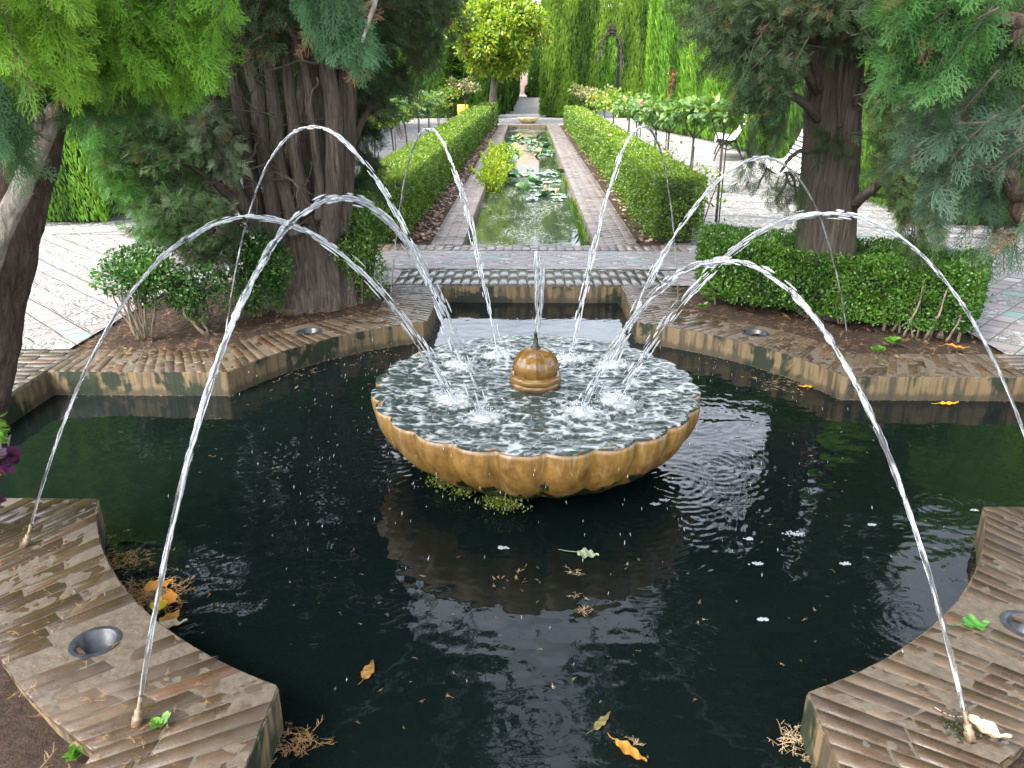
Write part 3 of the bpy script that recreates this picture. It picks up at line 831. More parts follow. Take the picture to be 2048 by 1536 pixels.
JL = {'A': 'low wide water jet arching from the nozzle at the left edge', 'B': 'thick water jet rising from the lower left corner coping', 'C': 'thick water jet rising from the lower right corner coping',
      'D': 'tall water jet arching in front of the wide trunk on the left', 'E': 'narrow steep water jet in front of the left canal hedge', 'F': 'narrow steep water jet in front of the right canal hedge',
      'G': 'water jet arching in front of the slim trunk on the right', 'H': 'broken water jet entering from beyond the right edge'}
NLB = {'A': 'small brass nozzle on wet coping at the left edge', 'B': 'brass nozzle on coping at the lower left corner', 'C': 'dark mossy nozzle beside the cream dry leaf on the coping', 'D': 'thin dark nozzle on coping beside the little bush with a bent stem',
       'E': 'thin nozzle at the corner of the bed left of the pool slot', 'F': 'thin nozzle at the corner of the bed right of the pool slot', 'G': 'nozzle in the soil under the box hedge ring', 'H': 'nozzle on the coping just beyond the right edge'}
for k in 'ABCDEFGH':
    a = np.array((CX, CY)) + NOZ[k]; l = np.array((CX, CY)) + LAND[k]
    big = k in 'ABCH'
    nz_h = .075 if big else .06
    P = fall_path(a, l, APEX[k], 110, nz_h)
    P[:, :2] += (fbm(np.c_[np.linspace(0, 5, 110), np.full(110, ord(k)), np.zeros(110)], 2, 61)[:, None] - .5) * .02 * np.linspace(0, 1, 110)[:, None]
    mb = MB(); r0 = {'A': .0042, 'B': .0062, 'C': .0056, 'H': .0042}.get(k, .0042 if k in 'DG' else .0038)
    e = 46 if big else 50
    u = np.linspace(0, 1, e)
    # main rope: subdivided finely so that its skin can ripple
    fine = np.array([np.interp(np.linspace(0, e - 1, e * 6), np.arange(e), P[:e, c]) for c in range(3)]).T
    uf = np.linspace(0, 1, len(fine))
    nzv = fbm(np.c_[uf * 60, np.full(len(uf), ord(k) * 1.7), np.zeros(len(uf))], 3, 63) - .5
    mb.tube(fine, r0 * (1 + .25 * uf + nzv * (0.25 + 1.5 * uf)), 14, bark=.20, bf=(2.2, 7), seed=ord(k)); white(mb, len(fine), 14, ord(k), .02 + .34 * uf)
    for q in range(3):                               # braided side strands
        ph = rng.uniform(0, 6); off = np.stack([np.cos(uf * 22 + ph), np.sin(uf * 22 + ph), np.cos(uf * 19 + ph)], -1) * (r0 * (.3 + 1.0 * uf))[:, None]
        st = int(len(fine) * rng.uniform(.2, .45))
        mb.tube((fine + off)[st:], (r0 * .45 * (1 + nzv * 2.0))[st:], 6, (.35, .35, .35))
    ligaments(mb, P, .34, .62, 85, .007 if not big else .010, (.025, .07))
    ligaments(mb, P, .55, .995, 150, .008 if not big else .011, (.03, .10))
    tag(mb.build('water_jet', M['jet'], smooth=True), JL[k], 'water jet', 'water jets round the pool')
    n = thing('jet_nozzle', NLB[k], 'nozzle', 'nozzles round the pool', (*a, 0))
    dv = unit(P[1] - P[0]); dv = unit(dv + np.array((0, 0, .0)))
    rr_ = .0095 if big else .006
    tip = np.array((0, 0, nz_h))
    q = MB(); q.tube([tip - dv * .07, tip - dv * .035, tip + dv * .004], [rr_ * .75, rr_ * .62, rr_ * .6], 12); pp_ = q.build('pipe', M['brass'] if big else M['iron'], n, True)
    q = MB(); q.tube([tip - dv * .082, tip - dv * .058, tip - dv * .054, tip - dv * .040, tip - dv * .036], [rr_ * 1.5, rr_ * 1.5, rr_ * 1.1, rr_ * 1.15, rr_ * .8], 6); q.build('collar', M['brass'] if big else M['iron'], pp_)
    if k == 'C':
        q = MB(); nn = 300; O = rng.normal(0, 1, (nn, 3)) * (.022, .022, .012) + (0, 0, .014)
        instv(q, DIAM, DIAM_F, DIAM_T, O, rdir(nn), rdir(nn), rnd(nn, .006, .012), lerpc((.012, .016, .006), (.05, .055, .02), rnd(nn))); q.build('moss', M['box_leaf'], n)
# centre jet
mb = MB(); zc = np.linspace(-.012, .38, 60)
mb.tube(np.c_[CX + .003 * np.sin(zc * 30), np.full(60, CY), .488 + zc], .0030 + .0055 * np.clip(zc / .38, 0, 1) ** 1.3 * np.clip((.40 - zc) / .06, .15, 1) * (.8 + .4 * rnd(60)), 14, bark=.25, bf=(2, 20)); white(mb, 60, 14, 3, np.linspace(.3, .8, 60))
for q in range(110):
    s = rng.random() ** .7; a = rng.uniform(0, 2 * PI); r_ = .004 + .022 * s
    c = np.array((CX + .012 + r_ * math.cos(a), CY + r_ * math.sin(a), .50 + .36 * s - .10 * rng.random())); L = rng.uniform(.012, .045)
    mb.tube([c - (0, 0, L), c, c + (0, 0, L)], [.0006, rng.uniform(.0012, .003), .0006], 5, (rng.uniform(.3, .8),) * 3)
tag(mb.build('water_jet', M['jet'], smooth=True), 'vertical water spout rising from the little ribbed dome', 'water jet')
# splashes and flying drops
mb = MB()
OCT = np.array([(1, 0, 0), (-1, 0, 0), (0, 1, 0), (0, -1, 0), (0, 0, 1), (0, 0, -1)], float)
OCT_F = [np.array([(0, 2, 4), (2, 1, 4), (1, 3, 4), (3, 0, 4), (2, 0, 5), (1, 2, 5), (3, 1, 5), (0, 3, 5)])]
for k, l in LAND.items():
    n = 130; a = rnd(n, 0, 2 * PI); r_ = np.abs(rng.normal(0, .055, n)); hgt = np.abs(rng.normal(0, .020, n)) * np.exp(-(r_ / .07) ** 2) + .004
    O = np.c_[CX + l[0] + r_ * np.cos(a), CY + l[1] + r_ * np.sin(a), .232 + hgt]
    instv(mb, OCT * (1.4, 1, 1), OCT_F, np.zeros(6), O, unit(rdir(n) + (0, 0, .8)), rdir(n), rnd(n, .0012, .0042), (.6, .6, .6))
n = 420; a = rnd(n, 0, 2 * PI); r_ = .5 + np.abs(rng.normal(0, .55, n)); z = rnd(n, -.14, .45) * np.exp(-(r_ - .5) / .9)
O = np.c_[CX + r_ * np.cos(a), CY + r_ * np.sin(a), z]
instv(mb, OCT * (7, 1, 1), OCT_F, np.zeros(6), O, unit(np.c_[.25 * np.cos(a), .25 * np.sin(a), -np.ones(n)] + rng.normal(0, .1, (n, 3))), rdir(n), rnd(n, .0008, .0018), (.45, .45, .45))
mb.build('water_drops', M['jet'], smooth=True, kind='stuff')
# ---------------------------------------------------------------- canal copings
for x0, x1, lab in ((-.975, -.645, 'long brick coping on the left of the lily canal'), (.705, 1.15, 'long brick coping on the right of the lily canal')):
    t = thing('canal_coping', lab, 'coping', 'copings along the canal', ((x0 + x1) / 2, 18.8, 0))
    band(x0, x1, 8.05, 29.7, 'y', .066, M['brick_pale'], name='bricks', lens=(.22, .12), kind=None, parent=t, base=np.array(((x0 + x1) / 2, 18.8)))
g = MB(); g.add([(CAN[0] - .02, 29.68, -.01), (CAN[1] + .02, 29.68, -.01), (CAN[1] + .02, 29.68, -.5), (CAN[0] - .02, 29.68, -.5)], [(0, 1, 2, 3)])
g.add([(CAN[0] - .02, 8.05, -.012), (CAN[1] + .02, 8.05, -.012), (CAN[1] + .02, 8.05, -.5), (CAN[0] - .02, 8.05, -.5)], [(0, 1, 2, 3)])
g.build('canal_end_wall', M['pool_wall'], kind='structure')
band(-.98, 1.15, 29.70, 30.25, 'x', .3, M['brick_pale'], lens=(.30, .25))

# ---------------------------------------------------------------- clipped hedges
def poly_area(P):
    x, y = P[:, 0], P[:, 1]; return .5 * np.sum(x * np.roll(y, -1) - y * np.roll(x, -1))
def inpoly(pts, P):
    x, y = pts[:, 0], pts[:, 1]; c = np.zeros(len(pts), bool); j = len(P) - 1
    for i in range(len(P)):
        xi, yi, xj, yj = *P[i], *P[j]
        m = ((yi > y) != (yj > y)) & (x < (xj - xi) * (y - yi) / (yj - yi + 1e-12) + xi)
        c ^= m; j = i
    return c
def hedge_points(P, h, z0, dens, side_bias=1.0, top_bias=1.0, lod=None):
    """points and outward normals over the sides and the top of a prism"""
    P = np.asarray(P, float)
    if poly_area(P) < 0: P = P[::-1]
    pts, nor = [], []
    for a, b in zip(P, np.roll(P, -1, 0)):
        L = np.linalg.norm(b - a); n = int(L * (h - z0) * dens * side_bias)
        u = rnd(n); q = a[None] + (b - a)[None] * u[:, None]
        d = np.array(((b - a)[1], -(b - a)[0])) / L
        pts.append(np.c_[q, rnd(n, z0, h)]); nor.append(np.tile((*d, 0), (n, 1)))
    lo, hi = P.min(0), P.max(0); n = int((hi[0] - lo[0]) * (hi[1] - lo[1]) * dens * top_bias)
    q = np.c_[rnd(n, lo[0], hi[0]), rnd(n, lo[1], hi[1])]; q = q[inpoly(q, P)]
    pts.append(np.c_[q, np.full(len(q), h)]); nor.append(np.tile((0, 0, 1.0), (len(q), 1)))
    pts, nor = np.concatenate(pts), np.concatenate(nor)
    if lod is not None:
        keep = rnd(len(pts)) < lod(pts); pts, nor = pts[keep], nor[keep]
    return pts, nor
def core(mb, P, h, z0, inset, seed=0, step=.12):
    P = np.asarray(P, float)
    if poly_area(P) < 0: P = P[::-1]
    c = P.mean(0); d = P - c
    n = len(P); e = np.roll(P, -1, 0) - P; nn = np.c_[e[:, 1], -e[:, 0]]; nn /= np.linalg.norm(nn, axis=1, keepdims=True)
    pn = np.roll(nn, 1, 0); q = P - (nn + pn) / (1 + np.sum(nn * pn, 1, keepdims=True)) * inset
    V = [(x, y, z) for z in (z0, h - inset) for x, y in q]
    F = [(i, (i + 1) % n, n + (i + 1) % n, n + i) for i in range(n)] + [tuple(range(n, 2 * n))]
    mb.add(V, F)
BOXC = [(.030, .075, .012), (.085, .17, .022), (.15, .25, .035)]
def box_hedge(name, label, cat, P, h, z0, dens, size, group=None, cols=BOXC, lod=None, depth=.05, bare=0, top_col=None, cz0=.0, ampl=.03, parent=None, szf=None):
    P = np.asarray(P, float); c = np.array((*P.mean(0), 0))
    t = thing(name, label, cat, group, c)
    m = MB(); core(m, P - c[:2], h, cz0, depth + .035); m.build('branches', M['core'], t)
    pts, nor = hedge_points(P, h, z0, dens, lod=lod)
    n = len(pts)
    bulge = (fbm(pts * 5 + 2, 3, 71) - .5) * 2 * ampl
    pts = pts + nor * (bulge - depth * rnd(n) ** 1.6 + (rnd(n) < .06) * rnd(n) * .05)[:, None]
    if ampl > .05:                                    # looser clumps, sunk round the trunk
        low = fbm(pts * 2.1 + 4, 2, 77) - .5
        pts = pts + nor * (low * .22)[:, None]; dd_ = np.hypot(pts[:, 0] - 2.13, pts[:, 1] - 5.70); pts[:, 2] -= (nor[:, 2] > .5) * .16 * np.exp(-((dd_ - .15) / .18) ** 2)
    if bare:                                          # thin out the foot of the hedge
        k = rnd(n) < np.clip((pts[:, 2] - z0 + .10 * fbm(pts * 7, 2, 75)) / bare, .05, 1); pts, nor, n = pts[k], nor[k], k.sum()
    X = unit(nor * .7 + rdir(n) * .9 + np.array((0, 0, .35)))
    Z = unit(nor + rdir(n) * .7)
    v = np.clip(fbm(pts * 6, 3, 73) * 1.1 - .05 + rng.normal(0, .16, n), 0, 1)
    col = np.where((v < .5)[:, None], lerpc(cols[0], cols[1], np.clip(v * 2, 0, 1)), lerpc(cols[1], cols[2], np.clip(v * 2 - 1, 0, 1)))
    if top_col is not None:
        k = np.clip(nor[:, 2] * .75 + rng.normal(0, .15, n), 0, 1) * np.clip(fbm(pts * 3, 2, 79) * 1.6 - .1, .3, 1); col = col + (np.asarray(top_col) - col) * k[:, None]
    br = rnd(n) < (.05 if not bare else .02); col[br] = col[br] * .4 + np.array((.13, .075, .03)) * .6
    s = size * rnd(n, .65, 1.3)
    if szf is not None: s = s * szf(pts)
    m = MB(); instv(m, LEAF if size < .1 and dens > 3000 and lod is None else DIAM, LEAF_F if size < .1 and dens > 3000 and lod is None else DIAM_F, LEAF_T if size < .1 and dens > 3000 and lod is None else DIAM_T, pts - c, X, Z, s, col)
    m.build('foliage', M['box_leaf'], t)
    return t
def stems(t, pts, mat='stem_pale'):
    base = np.array(t.location)
    for P, r in pts:
        m = MB(); P = np.asarray(P, float) - base
        u = np.linspace(0, 1, 12); k = np.linspace(0, 1, len(P))
        Q = np.array([np.interp(u, k, P[:, c]) for c in range(3)]).T + (fbm(np.c_[u * 6, np.full(12, r * 1e4), u * 0], 2, 81)[:, None] - .5) * .03 * np.array((1, 1, .2))
        m.tube(Q, np.linspace(r, r * .45, 12), 7, bark=.12); m.build('stem', M[mat], t, True)

lod = lambda p: np.clip(11.0 / p[:, 1], .22, 1) ** 1.3
szf = lambda p: np.clip(p[:, 1] / 11.0, 1, 2.3) ** .75
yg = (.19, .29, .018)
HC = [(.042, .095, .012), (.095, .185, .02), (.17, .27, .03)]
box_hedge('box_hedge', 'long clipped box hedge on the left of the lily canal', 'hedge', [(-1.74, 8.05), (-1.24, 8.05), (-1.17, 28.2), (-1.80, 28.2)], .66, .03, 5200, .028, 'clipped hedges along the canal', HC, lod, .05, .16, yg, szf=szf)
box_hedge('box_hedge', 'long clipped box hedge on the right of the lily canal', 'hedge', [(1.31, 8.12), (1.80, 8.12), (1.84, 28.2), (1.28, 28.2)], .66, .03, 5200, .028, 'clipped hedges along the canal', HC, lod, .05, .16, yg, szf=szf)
box_hedge('box_hedge', 'short box hedge end closing the left canal hedge by the orange tree', 'hedge', [(-1.62, 28.6), (-1.05, 28.6), (-1.05, 29.3), (-1.62, 29.3)], .74, .03, 1200, .05, None, HC, None, .04, 0, None)
# hedge ring round the right-hand trunk
RING = [(1.37, 5.80), (2.10, 5.33), (2.86, 4.88), (3.05, 5.25), (2.86, 5.72), (2.35, 5.98), (2.02, 6.36), (1.40, 6.42)]
ring = box_hedge('box_hedge', 'clipped dark green box hedge ring round the slim trunk on the right', 'hedge', RING, .485, .05, 15000, .023, None, [(.025, .07, .012), (.058, .15, .018), (.12, .25, .03)], None, .075, .07, None, cz0=.06, ampl=.075)
sp = []
for k in range(15):
    u = rng.random() if k > 6 else rng.uniform(.55, .98)
    a = np.array((1.42, 5.80)) + (np.array((2.86, 4.92)) - np.array((1.42, 5.80))) * u + rng.normal(0, .025, 2) + (.02, .04)
    lean = rng.normal(0, .022, 2)
    sp.append(([(*a, -.02), (a[0] + lean[0] + rng.normal(0, .02), a[1] + lean[1] + .02, .12), (a[0] + lean[0] * 1.4, a[1] + lean[1] + .05, .27)], rng.uniform(.006, .013)))
sp += [([(2.64, 5.03, -.02), (2.68, 4.98, .15), (2.70, 4.985, .34)], .010), ([(2.76, 4.98, -.02), (2.79, 4.94, .12), (2.80, 4.95, .26)], .008), ([(2.53, 5.09, -.02), (2.57, 5.05, .2), (2.58, 5.06, .38)], .008)]
stems(ring, sp)
def bush(label, c, R, n, size, group, stem_list, cols=BOXC, name='box_bush', lumps=7):
    t = thing(name, label, 'bush', group, (c[0], c[1], 0))
    R = np.array(R); ce = np.array((c[0], c[1], c[2]))
    L = ce + rdir(lumps) * R * .55; d = rdir(n); k = rng.integers(0, lumps, n)
    pts = L[k] + d * (R * .58) * (1 - .5 * rnd(n) ** 2)[:, None] * (1 + .35 * (fbm(L[k] * 3 + d * 3, 2, 91) - .5))[:, None]
    pts = pts[pts[:, 2] > .03]; n = len(pts); d = unit((pts - ce) / R)
    v = np.clip(fbm(pts * 9, 2, 93) + rng.normal(0, .2, n), 0, 1)
    col = np.where((v < .5)[:, None], lerpc(cols[0], cols[1], np.clip(v * 2, 0, 1)), lerpc(cols[1], cols[2], np.clip(v * 2 - 1, 0, 1)))
    m = MB(); instv(m, LEAF, LEAF_F, LEAF_T, pts - (c[0], c[1], 0), unit(d * .7 + rdir(n) + (0, 0, .4)), unit(d + rdir(n) * .7), size * rnd(n, .65, 1.3), col)
    m.build('foliage', M['box_leaf'], t)
    stems(t, stem_list)
    tw = MB()
    for q in range(26):
        b = ce + rdir(1)[0] * R * .75; tw.tube([(c[0] + rng.normal(0, .04), c[1] + rng.normal(0, .04), max(.02, c[2] - R[2] * .9)), (b + (c[0], c[1], c[2])) / 2, b], [.004, .003, .0015], 5, cap=False)
    V = tw.V; tw.V = [v - np.array((c[0], c[1], 0)) for v in V]
    tw.build('twigs', M['twig'], t)
    return t
def fan_stems(c, n, sp, h, r):
    out = []
    for k in range(n):
        a = rng.uniform(0, 2 * PI); q = rng.uniform(.2, 1)
        b = (c[0] + .35 * sp * math.cos(a) * q, c[1] + .3 * sp * math.sin(a) * q)
        out.append(([(*b, -.03), (c[0] + sp * .8 * math.cos(a) * q, c[1] + sp * .7 * math.sin(a) * q, h * .5), (c[0] + sp * 1.1 * math.cos(a) * q, c[1] + sp * math.sin(a) * q, h)], r * rng.uniform(.6, 1.2)))
    return out
gb = 'box bushes round the wide trunk'
BB = [(.02, .065, .018), (.055, .15, .03), (.10, .21, .04)]
bush('leafy box bush on many pale bare stems, leftmost by the paving', (-2.54, 5.04, .38), (.29, .24, .20), 4800, .026, gb, fan_stems((-2.53, 4.97), 15, .17, .34, .008), BB)
bush('small box bush with one pale bent stem between two larger bushes', (-2.20, 5.08, .27), (.175, .14, .20), 2000, .026, gb, [([(-2.16, 5.05, -.03), (-2.26, 5.03, .12), (-2.25, 5.05, .28)], .012), ([(-2.14, 5.06, -.03), (-2.17, 5.06, .1), (-2.2, 5.08, .3)], .008)], BB)
bush('rounded box bush against the left side of the wide trunk', (-1.96, 5.46, .30), (.28, .25, .33), 6200, .024, gb, fan_stems((-1.96, 5.5), 6, .12, .3, .008), BB)
bush('dense box bush against the right side of the wide trunk', (-1.22, 5.88, .40), (.30, .23, .37), 7800, .022, gb, fan_stems((-1.25, 5.88), 6, .12, .3, .008), [(.03, .08, .012), (.075, .165, .02), (.15, .27, .03)])

# tall cypress hedges
HEDG = [(.018, .050, .010), (.055, .125, .018), (.125, .235, .028)]
def tall_hedge(label, P, h, dens, size, cols=HEDG, group='tall clipped cypress hedges', top=.35, arch=None, name='cypress_hedge', ampl=.10, vis=None):
    P = np.asarray(P, float); c = np.array((*P.mean(0), 0))
    t = thing(name, label, 'hedge', group, c)
    m = MB()
    if arch is None: core(m, P - c[:2], h - .1, 0, .22)
    else:
        x0, x1, ya, zt = arch; y0, y1 = P[:, 1].min() + .2, P[:, 1].max() - .2; X0, X1 = P[:, 0].min() + .2, P[:, 0].max() - .2
        m.box(X0 - c[0], x0 - c[0], y0 - c[1], y1 - c[1], 0, h - .18); m.box(x1 - c[0], X1 - c[0], y0 - c[1], y1 - c[1], 0, h - .182)
        m.box(x0 + .002 - c[0], x1 - .002 - c[0], y0 - c[1] + .003, y1 - c[1] - .003, zt + .12, h - .184)
    m.build('branches', M['core'], t)
    pts, nor = hedge_points(P, h, .02, dens, 1.0, top)
    if arch:
        x0, x1, ya, zt = arch; xm = (x0 + x1) / 2; hw = (x1 - x0) / 2
        inside = np.abs(pts[:, 0] - xm) < hw * np.sqrt(np.clip(1 - np.clip((pts[:, 2] - ya) / (zt - ya), 0, 1) ** 2, 0, 1))
        inside &= pts[:, 2] < zt; inside &= np.abs(nor[:, 1]) > .5
        pts, nor = pts[~inside], nor[~inside]
    if vis is not None: k = vis(pts, nor); pts, nor = pts[k], nor[k]
    n = len(pts)
    g1 = fbm(np.c_[pts[:, :2] * 1.6, pts[:, 2] * .35], 3, 101)
    pts = pts + nor * ((g1 - .5) * 2 * ampl * 1.5 - .16 * rnd(n) ** 2)[:, None]
    pts[:, 2] += (nor[:, 2] > .5) * (fbm(pts * (1.7, 1.7, 0), 3, 103) - .5) * .42
    up = np.array((0, 0, 1.0))
    X = unit(up * 1.2 + nor * .35 + rdir(n) * .38)
    Z = unit(nor + rdir(n) * .45)
    v = np.clip((g1 - .5) * 1.7 + .5 + (fbm(pts * (3, 3, .6), 2, 105) - .5) * .8 + rng.normal(0, .12, n), 0, 1)
    col = np.where((v < .5)[:, None], lerpc(cols[0], cols[1], np.clip(v * 2, 0, 1)), lerpc(cols[1], cols[2], np.clip(v * 2 - 1, 0, 1)))
    m = MB(); instv(m, SHOOT, SHOOT_F, SHOOT_T, pts - c, X, Z, size * rnd(n, .6, 1.4), col, col * (1.3, 1.25, 1.0))
    m.build('foliage', M['hedge_leaf'], t)
    if arch:                                          # bare woody rim of the clipped arch
        m = MB()
        for q in range(220):
            a = rng.uniform(-.15, PI + .15); zz = max(.1, ya + (zt - ya) * math.sin(a)) if 0 < a < PI else rng.uniform(.1, ya)
            e = np.array((xm + hw * math.cos(a) * rng.uniform(.98, 1.14), P[:, 1].min() - .12 + rng.uniform(0, .5), zz + rng.uniform(-.05, .14) + (.25 * rng.random() if abs(a - PI / 2) < .5 else 0))); d = unit(np.array((-math.sin(a), rng.normal(0, .4), math.cos(a))) + rdir(1)[0] * .5) * rng.uniform(.12, .3)
            m.tube([e - d - c, e - c, e + d - c], [.012, .016, .008], 5, cap=False)
        m.build('woody_rim', M['twig'], t)
    return t
DK = [(.012, .036, .008), (.032, .085, .016), (.07, .15, .026)]  # darker leaf set: shade on the hedges put into their colour
BR = [(.03, .085, .012), (.085, .20, .022), (.175, .33, .04)]  # brighter leaf set: light on the hedge faces put into their colour
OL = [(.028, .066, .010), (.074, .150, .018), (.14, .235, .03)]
front = lambda y: (lambda p, n: (n[:, 1] < -.3) | (n[:, 2] > .5) | (np.abs(n[:, 0]) > .5))
v = front(0)
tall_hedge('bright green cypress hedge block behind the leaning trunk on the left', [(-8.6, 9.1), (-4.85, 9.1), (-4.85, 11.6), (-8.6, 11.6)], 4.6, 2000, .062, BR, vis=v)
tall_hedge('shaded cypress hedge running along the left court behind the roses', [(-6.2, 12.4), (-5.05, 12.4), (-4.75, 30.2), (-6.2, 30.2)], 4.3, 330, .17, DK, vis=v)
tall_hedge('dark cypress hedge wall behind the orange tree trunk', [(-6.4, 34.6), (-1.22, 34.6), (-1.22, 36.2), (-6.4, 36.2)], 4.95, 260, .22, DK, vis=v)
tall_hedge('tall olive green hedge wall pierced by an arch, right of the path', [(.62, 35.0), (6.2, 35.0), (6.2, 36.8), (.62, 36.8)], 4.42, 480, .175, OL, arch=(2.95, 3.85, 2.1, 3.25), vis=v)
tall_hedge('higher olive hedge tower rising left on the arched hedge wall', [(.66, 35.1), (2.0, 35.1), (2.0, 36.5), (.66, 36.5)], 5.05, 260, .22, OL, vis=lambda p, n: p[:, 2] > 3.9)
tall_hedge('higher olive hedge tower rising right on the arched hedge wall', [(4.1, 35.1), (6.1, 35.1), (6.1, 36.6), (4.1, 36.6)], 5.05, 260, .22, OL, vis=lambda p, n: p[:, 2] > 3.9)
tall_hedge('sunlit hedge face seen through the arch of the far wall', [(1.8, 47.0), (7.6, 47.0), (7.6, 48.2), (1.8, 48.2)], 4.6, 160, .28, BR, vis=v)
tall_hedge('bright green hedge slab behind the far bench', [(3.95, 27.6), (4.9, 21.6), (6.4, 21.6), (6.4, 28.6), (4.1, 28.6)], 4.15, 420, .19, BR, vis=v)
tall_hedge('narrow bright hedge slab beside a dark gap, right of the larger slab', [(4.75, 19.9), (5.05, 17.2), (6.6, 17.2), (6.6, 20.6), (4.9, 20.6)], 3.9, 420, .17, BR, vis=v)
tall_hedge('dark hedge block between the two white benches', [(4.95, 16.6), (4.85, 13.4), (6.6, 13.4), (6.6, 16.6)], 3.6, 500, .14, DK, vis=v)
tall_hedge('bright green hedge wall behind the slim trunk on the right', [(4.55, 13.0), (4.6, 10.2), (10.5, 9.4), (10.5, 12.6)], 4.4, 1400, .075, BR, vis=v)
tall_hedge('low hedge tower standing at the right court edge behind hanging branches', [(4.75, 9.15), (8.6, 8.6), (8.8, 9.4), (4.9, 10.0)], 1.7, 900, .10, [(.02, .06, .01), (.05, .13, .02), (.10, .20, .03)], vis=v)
for sx, lab in ((-1, 'far clipped hedge flanking the left of the path beyond the wall'), (1, 'far clipped hedge flanking the right of the path beyond the wall')):
    x0, x1 = (-3.0, -.78) if sx < 0 else (1.22, 3.0)
    tall_hedge(lab, [(x0, 38.2), (x1, 38.2), (x1 - sx * .06, 74), (x0, 74)], 2.7, 90, .30, DK if sx < 0 else OL, vis=v)
tall_hedge('distant hedge with a rounded top closing the gap at the right of the path', [(.22, 70.2), (1.2, 70.2), (1.2, 73), (.22, 73)], 4.2, 160, .3, HEDG, vis=v)
tall_hedge('very far cypress hedge rising behind the orange tree crown', [(-8.0, 44), (-.9, 44), (-.9, 45.5), (-8.0, 45.5)], 5.55, 110, .3, HEDG, vis=v)
# little dark conifer left of the orange tree
t = thing('young_conifer', 'small dark layered conifer left of the orange tree trunk', 'tree', None, (-2.9, 33.2, 0))
m = MB(); n = 2600; z = rnd(n) ** .8 * 2.6 + .1; a = rnd(n, 0, 2 * PI); r_ = (1 - z / 2.9) * .8 * rnd(n) ** .4 * (1 + .3 * np.sin(z * 14))
instv(m, SHOOT, SHOOT_F, SHOOT_T, np.c_[r_ * np.cos(a), r_ * np.sin(a), z], unit(np.c_[np.cos(a), np.sin(a), np.full(n, .1)] + rdir(n) * .3), unit(rdir(n) * .4 + (0, 0, 1)), rnd(n, .15, .3), lerpc((.02, .06, .01), (.08, .16, .02), rnd(n)))
m.build('foliage', M['hedge_leaf'], t)
m = MB(); m.tube([(0, 0, -.05), (0, 0, 1.2), (0, 0, 2.6)], [.07, .05, .01], 8); m.build('trunk', M['bark_dark'], t)

# ---------------------------------------------------------------- orange tree
t = thing('orange_tree', 'round yellow-green orange tree with a single trunk at the canal end', 'tree', None, (-1.30, 31.2, 0))
m = MB(); m.tube([(.05, 0, -.05), (.02, 0, .5), (.06, .02, 1.1), (.13, 0, 1.9)], [.19, .15, .13, .11], 14, bark=.12)
for k in range(9):
    a = k * .7; m.tube([(.12, 0, 1.7), (.5 * math.cos(a), .5 * math.sin(a), 2.4), (1.2 * math.cos(a), 1.1 * math.sin(a), 3.0 + .5 * math.sin(k * 2.1))], [.06, .04, .015], 7)
m.build('trunk', M['bark'], t, True)
m = MB(); n = 19000
Lc = rdir(46) * (1.68, 1.5, 1.15) * (rnd(46, .45, 1.0)[:, None]) + (.10, 0, 3.05)
Lc[:, 2] = np.maximum(Lc[:, 2], 1.95)
k = rng.integers(0, 46, n); d = rdir(n)
pts = Lc[k] + d * (.46 * (1 - .55 * rnd(n) ** 2))[:, None] * rnd(n, .75, 1.15)[:, None]
vv = rnd(n); col = lerpc((.13, .23, .02), (.33, .43, .03), vv ** .8); yl = rnd(n) < .05; col[yl] = lerpc((.50, .40, .03), (.62, .46, .04), rnd(yl.sum())); dg = rnd(n) < .22; col[dg] = lerpc((.06, .13, .015), (.10, .19, .02), rnd(dg.sum()))
instv(m, LEAF, LEAF_F, LEAF_T, pts, unit(d + rdir(n) * .8 + (0, 0, -.2)), unit(rdir(n) + (0, 0, .8)), rnd(n, .10, .19), col)
m.build('crown', M['rose_leaf'], t)
# ---------------------------------------------------------------- big conifers
def shift(mb, loc):
    mb.V = [v - np.asarray(loc, float) for v in mb.V]; return mb
def pl(pts):                                          # list of (px, py, Y) to points
    return np.array([at(*p) for p in pts])
def smooth_path(P, n=40, wob=.0, seed=0):
    P = np.asarray(P, float); k = np.linspace(0, len(P) - 1, n)
    i = np.clip(np.floor(k).astype(int), 0, len(P) - 2); f = (k - i)[:, None]
    p0, p1, p2, p3 = P[np.maximum(i - 1, 0)], P[i], P[i + 1], P[np.minimum(i + 2, len(P) - 1)]
    Q = .5 * (2 * p1 + (p2 - p0) * f + (2 * p0 - 5 * p1 + 4 * p2 - p3) * f ** 2 + (3 * p1 - p0 - 3 * p2 + p3) * f ** 3)
    if wob:
        for c in range(3): Q[:, c] += (fbm(np.c_[k * 2.1, np.full(n, seed * 3.3 + c * 9), np.zeros(n)], 2, 5) - .5) * wob
    return Q
def limb(mb, pts, r0, r1, seg=16, bark=.12, n=40, wob=.04, seed=0, bf=(4, 5)):
    Q = smooth_path(pts, n, wob, seed)
    mb.tube(Q, np.linspace(r0, r1, n), seg, bark=bark, bf=bf, seed=seed)
    return Q
def poly_clumps(mb, tw, poly, Y, n, L, ns, size, tmpl, axis, c0, c1, tip, droop=.27, spread=.95, axj=.5, tr=.004):
    P = np.asarray(poly, float); lo, hi = P.min(0), P.max(0); q = []
    while len(q) < n:
        c = np.array([[rng.uniform(lo[0], hi[0]), rng.uniform(lo[1], hi[1])]])
        if inpoly(c, P)[0]: q.append(c[0])
    for c in q:
        ax = axis(c) if callable(axis) else np.asarray(axis, float)
        clump(mb, tw, at(c[0], c[1], rng.uniform(*Y)), unit(ax + rdir(1)[0] * axj), L * rng.uniform(.7, 1.3), int(ns * rng.uniform(.7, 1.3)), size, tmpl, c0, c1, tip, droop, tr, spread)
